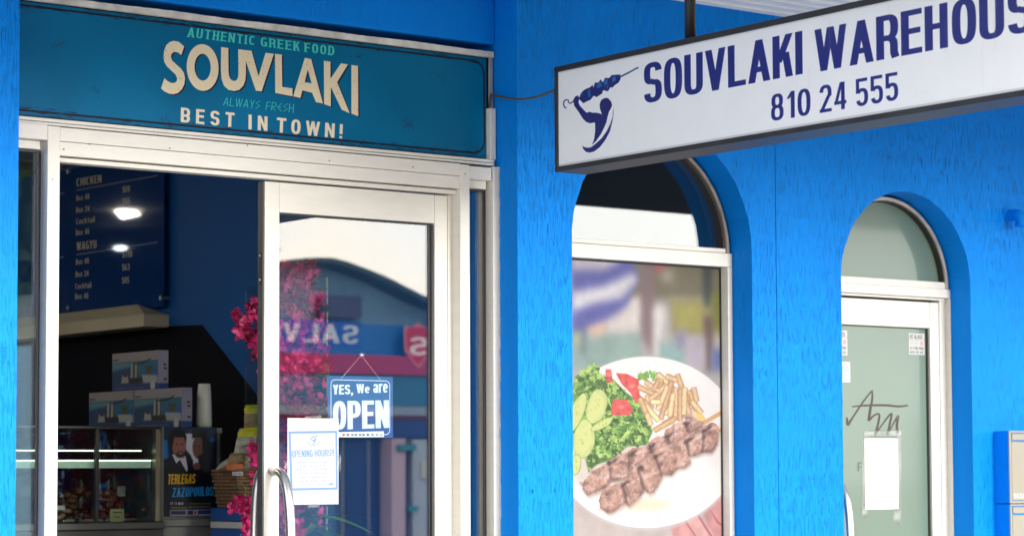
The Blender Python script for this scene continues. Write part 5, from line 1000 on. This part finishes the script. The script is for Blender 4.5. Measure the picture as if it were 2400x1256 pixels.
def packet(name, lab, cor, Y, c, c2=None, dd=.05):
    P = [PY(*p, Y) for p in cor]; n = 6; t_ = thing(name, lab, 'snack packet', tuple((P[0]+P[1])/2)); G = {}
    for sgn in (-1, 1):
        mb = MB(); g_ = [[(P[0]*(1-i/n)+P[1]*i/n)*(1-j/n)+(P[3]*(1-i/n)+P[2]*i/n)*j/n+np.array((0, sgn*dd*.5*(math.sin(math.pi*i/n)*math.sin(math.pi*j/n))**.6+.004*math.sin(i*5+j*3), 0)) for i in range(n+1)] for j in range(n+1)]
        for j in range(n):
            for i in range(n): mb.quad(tuple(g_[j][i]), tuple(g_[j][i+1]), tuple(g_[j+1][i+1]), tuple(g_[j+1][i])) if not (c2 and sgn < 0 and j >= n-2) else None
        mb.build('bag', c, t_, smooth=True)
        if c2 and sgn < 0:
            mb = MB(); [mb.quad(tuple(g_[j][i]), tuple(g_[j][i+1]), tuple(g_[j+1][i+1]), tuple(g_[j+1][i])) for j in (n-2, n-1) for i in range(n)]; mb.build('header', c2, t_, smooth=True)
KR = mat('kraft_packet', (.30, .21, .10), .4, var=.3, scale=50); ORG = mat('orange_packet_band', (.62, .14, .04), .4); YLW = mat('lime_yellow_header', (.5, .46, .02), .45); CEL = mat('pale_cellophane', (.42, .40, .32), .25, var=.4, scale=40, coat=.6)
packet('snack_packet', 'kraft packet with orange band in the front of the basket', [(528, 1100), (570, 1100), (578, 1062), (540, 1060)], Yb+.05, KR); MB().box(x_(529, Yb+.02, 1095), x_(566, Yb+.02, 1095), Yb+.008, Yb+.018, z_(550, 1101, Yb), z_(550, 1087, Yb)).build('band', ORG, bpy.data.objects['snack_packet'])
packet('snack_packet', 'pale clear packet at the left of the basket', [(505, 1099), (532, 1099), (542, 1068), (522, 1082)], Yb+.09, CEL); packet('snack_packet', 'pale clear packet leaning at the right of the basket', [(568, 1100), (600, 1100), (604, 1062), (578, 1060)], Yb+.08, CEL)
packet('snack_packet', 'packet with lime header leaning above the basket', [(548, 1062), (600, 1066), (604, 1000), (560, 1004)], Yb+.14, CEL, YLW); packet('snack_packet', 'tall packet with lime header standing highest behind the basket', [(572, 1010), (610, 1010), (610, 948), (573, 948)], Yb+.19, KR, YLW)
zc1 = zb0-.0005; zc0 = z_(550, 1330, Yb); cl = thing('blue_cooler', 'blue plastic cooler with a white band and latches under the basket', 'cooler', ((xu0+xu1)/2, Yb+.1, .6)); CB = mat('blue_plastic', (.015, .09, .34), .35); c_a, c_b = x_(492, Yb+.25, 1200), x_(650, Yb-.03, 1200)
zw1, zw0 = z_(540, 1208+5, Yb-.03), z_(540, 1226, Yb-.03); zw1 = z_(540, 1226-2, Yb-.03); zw0 = z_(540, 1239, Yb-.03)
B(c_a, c_b, Yb-.03, Yb+.25, zw1+.001, zc1).build('lid', CB, cl, bevel=.008); B(c_a+.002, c_b-.002, Yb-.028, Yb+.248, zw0, zw1).build('band', mat('white_plastic_band', (.6, .58, .55), .4), cl); B(c_a, c_b, Yb-.03, Yb+.25, .6, zw0-.001).build('body', CB, cl, bevel=.008)
for zz_ in ((zw1+zc1)/2, zw0-.025): MB().tube([(c_a-.012, Yb, zz_), (c_a+.004, Yb, zz_)], .007, 10).build('latch', CB, cl, smooth=True)
tag(B(c_a-.02, c_b, Yb-.02, Yb+.26, 0.001, .598).build('cooler_stand', BLKC, bevel=.004), 'black plinth below the blue cooler', 'stand')
# things seen through the left side pane
for (a, b, y0, y1, Yq, c, nm, lab, cat) in [(40, 80, 460, 565, 7.5, (.10, .085, .06), 'cupboard', 'brown overhead cupboard deep in the shop, seen through the left pane', 'cupboard'), (46, 74, 378, 422, 5.0, (.34, .32, .26), 'wall_box', 'cream wall box near the ceiling, seen through the left pane', 'electrical box'), (30, 100, 560, 620, 7.0, (.36, .33, .14), 'price_board', 'yellowish board deep in the shop, seen through the left pane', 'board'), (30, 100, 745, 800, 6.5, (.34, .36, .12), 'wide_shelf', 'pale green shelf deep in the shop, seen through the left pane', 'shelf')]:
    t_ = thing(nm, lab, cat, tuple(PY((a+b)/2, y1, Yq))); B(x_(a, Yq, y0), x_(b, Yq, y0), Yq, Yq+.3, z_(a, y1, Yq), z_(a, y0, Yq)).build('body', mat(nm+'_paint', c, .5, var=.2, scale=9), t_, bevel=.006); B(x_(a, Yq, y0), x_(b, Yq, y0), Yq-.02, Yq-.001, z_(a, y1, Yq)-.01, z_(a, y1, Yq)+.015).build('lip', mat(nm+'_trim', tuple(v*.6 for v in c), .5), t_)
# glass screen behind the flowers
tag(B(x_(762, .9), x_(764.5, .9), .9, 1.5, 0, z_(765, 650, .9)).build('glass_screen', glass_mat('screen_glass', (.93, .97, .96), .05)), 'narrow glass screen standing just right of the pink flowers', 'glass screen')
B(x_(764.5, .9), x_(767, .9), .895, .905, 0, z_(765, 650, .9)).build('edge_strip', mat('pale_glass_edge', (.55, .52, .40), .3), bpy.data.objects['glass_screen'])
# -------------------------------------------------- bougainvillea
PINK = [mat('magenta_bract_%d' % k, c, .5, var=.25, scale=40) for k, c in enumerate([(.46, .008, .10), (.58, .02, .16), (.32, .006, .07), (.52, .035, .17)])]
for m in PINK: m.node_tree.nodes['Principled BSDF'].inputs['Subsurface Weight'].default_value = 0
LEAF = mat('green_leaf', (.05, .14, .03), .5, var=.35, scale=20)
def bract(mb, c, s, rg, n_=3):
    base = Vector((rg.gauss(0, 1), rg.gauss(-.6, 1), rg.gauss(0, .8))).normalized(); a0 = rg.uniform(0, 6.28); t1 = base.orthogonal().normalized(); t2 = base.cross(t1)
    for k in range(n_):
        a = a0+k*2.094+rg.uniform(-.25, .25); d = (t1*math.cos(a)+t2*math.sin(a)+base*rg.uniform(.35, .8)).normalized(); sd_ = d.cross(base).normalized(); nn = sd_.cross(d)
        P0 = Vector(c); L_ = s*rg.uniform(.85, 1.15); w_ = L_*.42
        pts = [P0, P0+d*L_*.3+sd_*w_*.8+nn*.1*L_, P0+d*L_*.68+sd_*w_+nn*.12*L_, P0+d*L_, P0+d*L_*.68-sd_*w_+nn*.12*L_, P0+d*L_*.3-sd_*w_*.8+nn*.1*L_, P0+d*L_*.5-nn*.04*L_]
        i = len(mb.v); mb.v += [tuple(p) for p in pts]; mb.f += [(i+6, i+j, i+(j+1) % 6) for j in range(6)]
protos = []
for k in range(8): mb = MB(); bract(mb, (0, 0, 0), .030, random.Random(k+60)); bract(mb, (.012, 0, .01), .026, random.Random(k+90)); protos.append(mb.mesh('flower', PINK[k % 4]))
bg_ = thing('bougainvillea', 'tall bougainvillea with magenta flowers standing just inside the door glass', 'plant', (x_(690, .8, 1200), .8, 0))
spots = []
for k in range(900):
    y = RNG.uniform(622, 1330); wd = 1 if y > 700 else (y-600)/100
    x = RNG.gauss(685, 44) if y < 1130 else RNG.gauss(670, 40)
    if x > 768-12*RNG.random() or x < 615: continue
    if y > 1110 and x > 700 and RNG.random() < .8: continue
    if y < 690 and (x > 745 or x < 640): continue
    spots.append((x, y, RNG.uniform(.5, 1.0)))
for (cx_, cy_, s_, n_) in ((592, 722, 11, 16), (570, 775, 14, 12), (592, 795, 10, 12), (601, 830, 5, 6), (596, 1052, 9, 14), (602, 1082, 7, 8), (545, 1185, 9, 10), (572, 1192, 13, 22), (596, 1195, 9, 14), (590, 1226, 12, 14), (585, 1256, 16, 16), (600, 1120, 6, 6)):
    for k in range(int(n_*.7)): spots.append((cx_+RNG.gauss(0, s_*.6), cy_+RNG.gauss(0, s_*.8), RNG.uniform(.6, .8)))
RNG.shuffle(spots); spots.sort(key=lambda q: (q[2] > .72)); extra = MB()
for k, (x, y, Yq) in enumerate(spots):
    p = PY(x, y, Yq)
    if k < 290:
        o = bpy.data.objects.new('flower', protos[k % 8]); COL.objects.link(o); o.parent = bg_; o.matrix_parent_inverse = Matrix.Translation(-Vector(ROOT[bg_.name])); o.location = p; o.rotation_euler = (RNG.uniform(-1, 1), RNG.uniform(-1, 1), RNG.uniform(0, 6.28)); q_ = RNG.uniform(.8, 1.2); o.scale = (q_, q_, q_)
    else: bract(extra, tuple(p), .03, RNG); bract(extra, tuple(p+np.array((.015, 0, .012))), .027, RNG)
tag(extra.build('flower_mass', PINK[0], bg_), kind='stuff')
st = MB(); 
for (x0, y0, x1, y1) in ((690, 1330, 690, 640), (690, 900, 592, 722), (685, 1000, 575, 775), (690, 1250, 596, 1195), (690, 1220, 548, 1185), (560, 1145, 575, 1185), (690, 1150, 602, 1050), (700, 900, 740, 680), (700, 1100, 750, 860)):
    a, b = PY(x0, y0, .78), PY(x1, y1, .72); st.tube([tuple(a*(1-t)+b*t+np.array((.01*math.sin(t*7+x1), 0, .05*math.sin(t*3.1)))) for t in np.linspace(0, 1, 9)], .0028, 6)
st.build('stem', mat('olive_stem', (.16, .17, .05), .6), bg_, smooth=True)
def leafmesh(L_=.05, w_=.4):
    mb = MB(); n = 5; top = [(L_*k/n, w_*L_*.5*math.sin(math.pi*min(1, (k/n)**.8)), -.25*L_*(k/n)**2) for k in range(n+1)]
    for a, b in zip(top, top[1:]): mb.quad((a[0], 0, a[2]), (b[0], 0, b[2]), (b[0], b[1], b[2]+.1*b[1]), (a[0], a[1], a[2]+.1*a[1])); mb.quad((a[0], -a[1], a[2]+.1*a[1]), (b[0], -b[1], b[2]+.1*b[1]), (b[0], 0, b[2]), (a[0], 0, a[2]))
    return mb.mesh('leaf', LEAF)
lm = leafmesh(.06, .5)
for k in range(130):
    x, y = (RNG.uniform(640, 765), RNG.uniform(640, 1120)) if k < 95 else (RNG.uniform(680, 770), RNG.uniform(1110, 1260)); o = bpy.data.objects.new('leaf', lm); COL.objects.link(o); o.parent = bg_; o.matrix_parent_inverse = Matrix.Translation(-Vector(ROOT[bg_.name])); o.location = PY(x, y, RNG.uniform(.52, .9)); o.rotation_euler = (RNG.uniform(-1, 1), RNG.uniform(-.6, .9), RNG.uniform(0, 6.28))
fr = thing('fern', 'green fern fronds arching low behind the door glass', 'plant', tuple(PY(735, 1300, .6))); lf = leafmesh(.26, .13); BRG = mat('bright_green_frond', (.06, .26, .04), .5, var=.3, scale=15); lf.materials[0] = BRG
for k in range(9):
    o = bpy.data.objects.new('frond', lf); COL.objects.link(o); o.parent = fr; o.matrix_parent_inverse = Matrix.Translation(-Vector(ROOT[fr.name])); o.location = PY(718+RNG.uniform(-6, 10), 1200+RNG.uniform(-4, 40), .55+.02*k); o.rotation_euler = (RNG.uniform(-.4, .4), RNG.uniform(-.2, .5), (-1.0, -.5, 0, .3, -.8, 3.6, 1.2, -.3, .6)[k])
# ================================================================== across the street (seen mirrored in the glass)
YR = -20.0
def R2(x, y, Y=YR): p = RF(x, y, Y, DY+.02); return float(p[0]), float(p[2])
ob = thing('warehouse_store', 'blue warehouse store with a curved roof across the street, mirrored in the door glass', 'building', (R2(740, 620)[0], YR-4, 0))
xp, zp = R2(738, 622); xe, ze = R2(1003, 730); xs, _ = R2(655, 700)
arc_pts = [(xp-3.4, ze-.55)]+[(xp-2.1+2.1*k/10, zp-(zp-ze)*((1-k/10)**1.8)*.8) for k in range(11)]+[R2(*p) for p in ((770, 630), (820, 648), (860, 664), (900, 684), (950, 709), (1003, 730), (1040, 742))]+[(xe+1.6, ze-.25)]
poly = [(xp-3.4, 0)]+arc_pts+[(xe+1.6, 0)]
GB = mat('grey_blue_gable', (.26, .46, .64), .6, var=.1, scale=1, stretch=(12, 1, 1)); MB().prism([(x, YR, z) for x, z in poly], [(x, YR-9, z) for x, z in poly]).build('wall', GB, ob)
mb = MB(); 
for a, b in zip(arc_pts, arc_pts[1:]): mb.prism([(a[0], YR+.45, a[1]), (b[0], YR+.45, b[1]), (b[0], YR+.45, b[1]+.07), (a[0], YR+.45, a[1]+.07)], [(a[0], YR-9.2, a[1]), (b[0], YR-9.2, b[1]), (b[0], YR-9.2, b[1]+.07), (a[0], YR-9.2, a[1]+.07)])
mb.build('roof', mat('dark_green_roof_edge', (.02, .05, .05), .5), ob)
def rb_(n, x0, x1, y0, y1, c, d=.1, par=ob, rough=.5):
    X0, Z1 = R2(x0, y0); X1, Z0 = R2(x1, y1); X1 = R2(x1, y0)[0]; Z0 = R2(x0, y1)[1]; return B(X0, X1, YR+.002, YR+d, Z0, Z1).build(n, mat('far_'+n+'_%d' % int(x0), c, rough, var=.06, scale=1.5), par)
rb_('signboard', 450, 1120, 745, 821, (.006, .17, .56), .14); rb_('side_panel', 735, 828, 692, 744, (.05, .06, .15), .2); rb_('red_band', 450, 1120, 822, 868, (.42, .025, .13), .30); rb_('teal_band', 450, 1120, 869, 945, (.02, .17, .32), .25); rb_('grey_band', 450, 1120, 946, 968, (.25, .30, .38), .27); rb_('dark_band', 450, 1120, 969, 978, (.2, .03, .05), .2); rb_('blue_band', 450, 1120, 979, 1022, (.01, .05, .22), .2)
rb_('shopfront_wall', 450, 1120, 1023, 1500, (.08, .22, .46), .04); rb_('grey_panel', 938, 1015, 1030, 1500, (.38, .43, .50), .3); rb_('pink_post', 884, 916, 1028, 1500, (.50, .36, .44), .35); rb_('brown_post', 918, 936, 1028, 1500, (.10, .07, .10), .2); rb_('navy_panel', 800, 880, 1030, 1500, (.008, .05, .20), .1); rb_('teal_box', 895, 938, 1042, 1056, (.02, .20, .25), .4); rb_('teal_box', 920, 942, 1185, 1197, (.02, .2, .25), .4)
for k in range(40):
    px = 660+k*9.5; X0 = R2(px, 700)[0]
    zt_k = min([z for x, z in arc_pts if abs(x-X0) < .6] or [ze])-.03
    if xp-3.3 < X0 < xe+1.5: B(X0-.02, X0+.02, YR+.001, YR+.03, 2.9, zt_k).build('gable_rib', GB, ob)
for px in (790, 850, 960, 985): rb_('window_frame', px, px+6, 1030, 1500, (.16, .20, .30), .12)
rb_('notice_panel', 955, 978, 1080, 1120, (.5, .48, .4), .34)
# SALVOS lettering and shield, seen reversed in the reflection
cv = Cv('Z', YR+.146, 0, 1, 0, 1, 1)
X0, Z1 = R2(545, 744); X1, _ = R2(832, 744); Z0 = R2(700, 812)[1]
cv = Cv('Y', YR+.146, X0, X1, Z0, Z1, 260, (8, 98, 196)); 
zt_, zb_ = 12, cv.H-14; cv.text('SALVOS', (cv.W-10, zb_), (20, zb_), (20, zt_), (cv.W-10, zt_), (215, 225, 238), dict(w=.62, sx=.2, sy=.16, gap=.12), raw=True)
cv.plane('lettering', cv.mat('salvos_print', .6), ob)
X0, Z1 = R2(918, 758); X1, Z0 = R2(982, 868); cv = Cv('Y', YR+.31, X0, X1, Z0, Z1, 300, (200, 20, 60)); cv.al = np.zeros((cv.H, cv.W)); w, h = cv.W, cv.H
cv.a[:] = np.array((206, 60, 96))/255
cv.fill([[[(0, .06*h), (.25*w, .1*h), (.5*w, 0), (.75*w, .1*h), (w, .06*h), (w, .6*h), (.5*w, h), (0, .6*h)]]], (226, 120, 140)); cv.fill([[[(.08*w, .12*h), (.5*w, .08*h), (.92*w, .12*h), (.92*w, .58*h), (.5*w, .93*h), (.08*w, .58*h)]]], (196, 30, 66))
T(cv, 'S', .85, .2, .3, .7, (240, 220, 225), dict(w=.7, sx=.22, sy=.16)); cv.plane('shield', cv.mat('shield_print', .6), ob)
# neighbours across the street
for (x0, x1, hh, c, nm, lab) in ((-30, -4, 2.6, (.45, .42, .36), 'brick_shop', 'low cream shop building across the street, left of the store'), (32, 50, 2.6, (.30, .20, .15), 'brick_shop', 'low brown shop building across the street, right of the store')):
    t_ = thing(nm, lab, 'building', ((x0+x1)/2, YR-4, 0)); B(x0, x1, YR-8, YR, 0, hh).build('wall', mat('neighbour_%d' % x0, c, .8, var=.1), t_); B(x0-.1, x1+.1, YR-.2, YR+.15, hh-.1, hh+.2).build('parapet', WHITE, t_)
    for k in range(5): xx = x0+2+k*(x1-x0-3)/5; B(xx, xx+2.4, YR+.01, YR+.04, .7, 2.4).build('window', mat('far_window_glass', (.04, .05, .06), .1), t_)

LT = random.Random(5)
def sky_block_tree(x, y, h, r, lab):
    t_ = thing('sky_block_tree', lab, 'tree', (x, y, 0)); mb = MB(); mb.tube([(x, y, 0), (x+.1, y, h*.3), (x-.1, y+.1, h*.62), (x, y, h*.9)], [.22, .17, .1, .03], 10)
    for k in range(9): a = LT.uniform(0, 6.28); z0 = h*LT.uniform(.28, .6); mb.tube([(x, y, z0), (x+r*.5*math.cos(a), y+r*.5*math.sin(a), z0+h*.12), (x+r*.85*math.cos(a), y+r*.85*math.sin(a), z0+h*.2)], [.07, .045, .015], 6)
    mb.build('trunk', mat('grey_bark', (.16, .12, .09), .9, var=.3), t_); cr = MB()
    cl = [(x+LT.uniform(-1, 1)*r*.75, y+LT.uniform(-1, 1)*r*.75, h*.62+LT.uniform(-1, 1)*h*.34, r*LT.uniform(.3, .5)) for _ in range(34)]
    for k in range(9000):
        c = cl[k % 34]; v = Vector((LT.gauss(0, 1), LT.gauss(0, 1), LT.gauss(0, 1))).normalized()*c[3]*LT.uniform(.5, 1); p = Vector(c[:3])+v; a = Vector((LT.gauss(0, 1), LT.gauss(0, 1), LT.gauss(0, 1))).normalized(); b = a.orthogonal().normalized(); s_ = LT.uniform(.25, .5)
        cr.quad(tuple(p-a*s_), tuple(p+b*s_*.5), tuple(p+a*s_), tuple(p-b*s_*.5))
    cr.build('crown', mat('tree_foliage', (.045, .085, .025), .6, var=.4, scale=1.5), t_)
xt_ = (R2(44, 700, -40)[0]+R2(100, 700, -40)[0])/2  # tree added to block the bright sky mirrored in the left pane
sky_block_tree(xt_, -40, 13, 3.6, 'leafy tree added behind the shops across the road to darken the left pane');
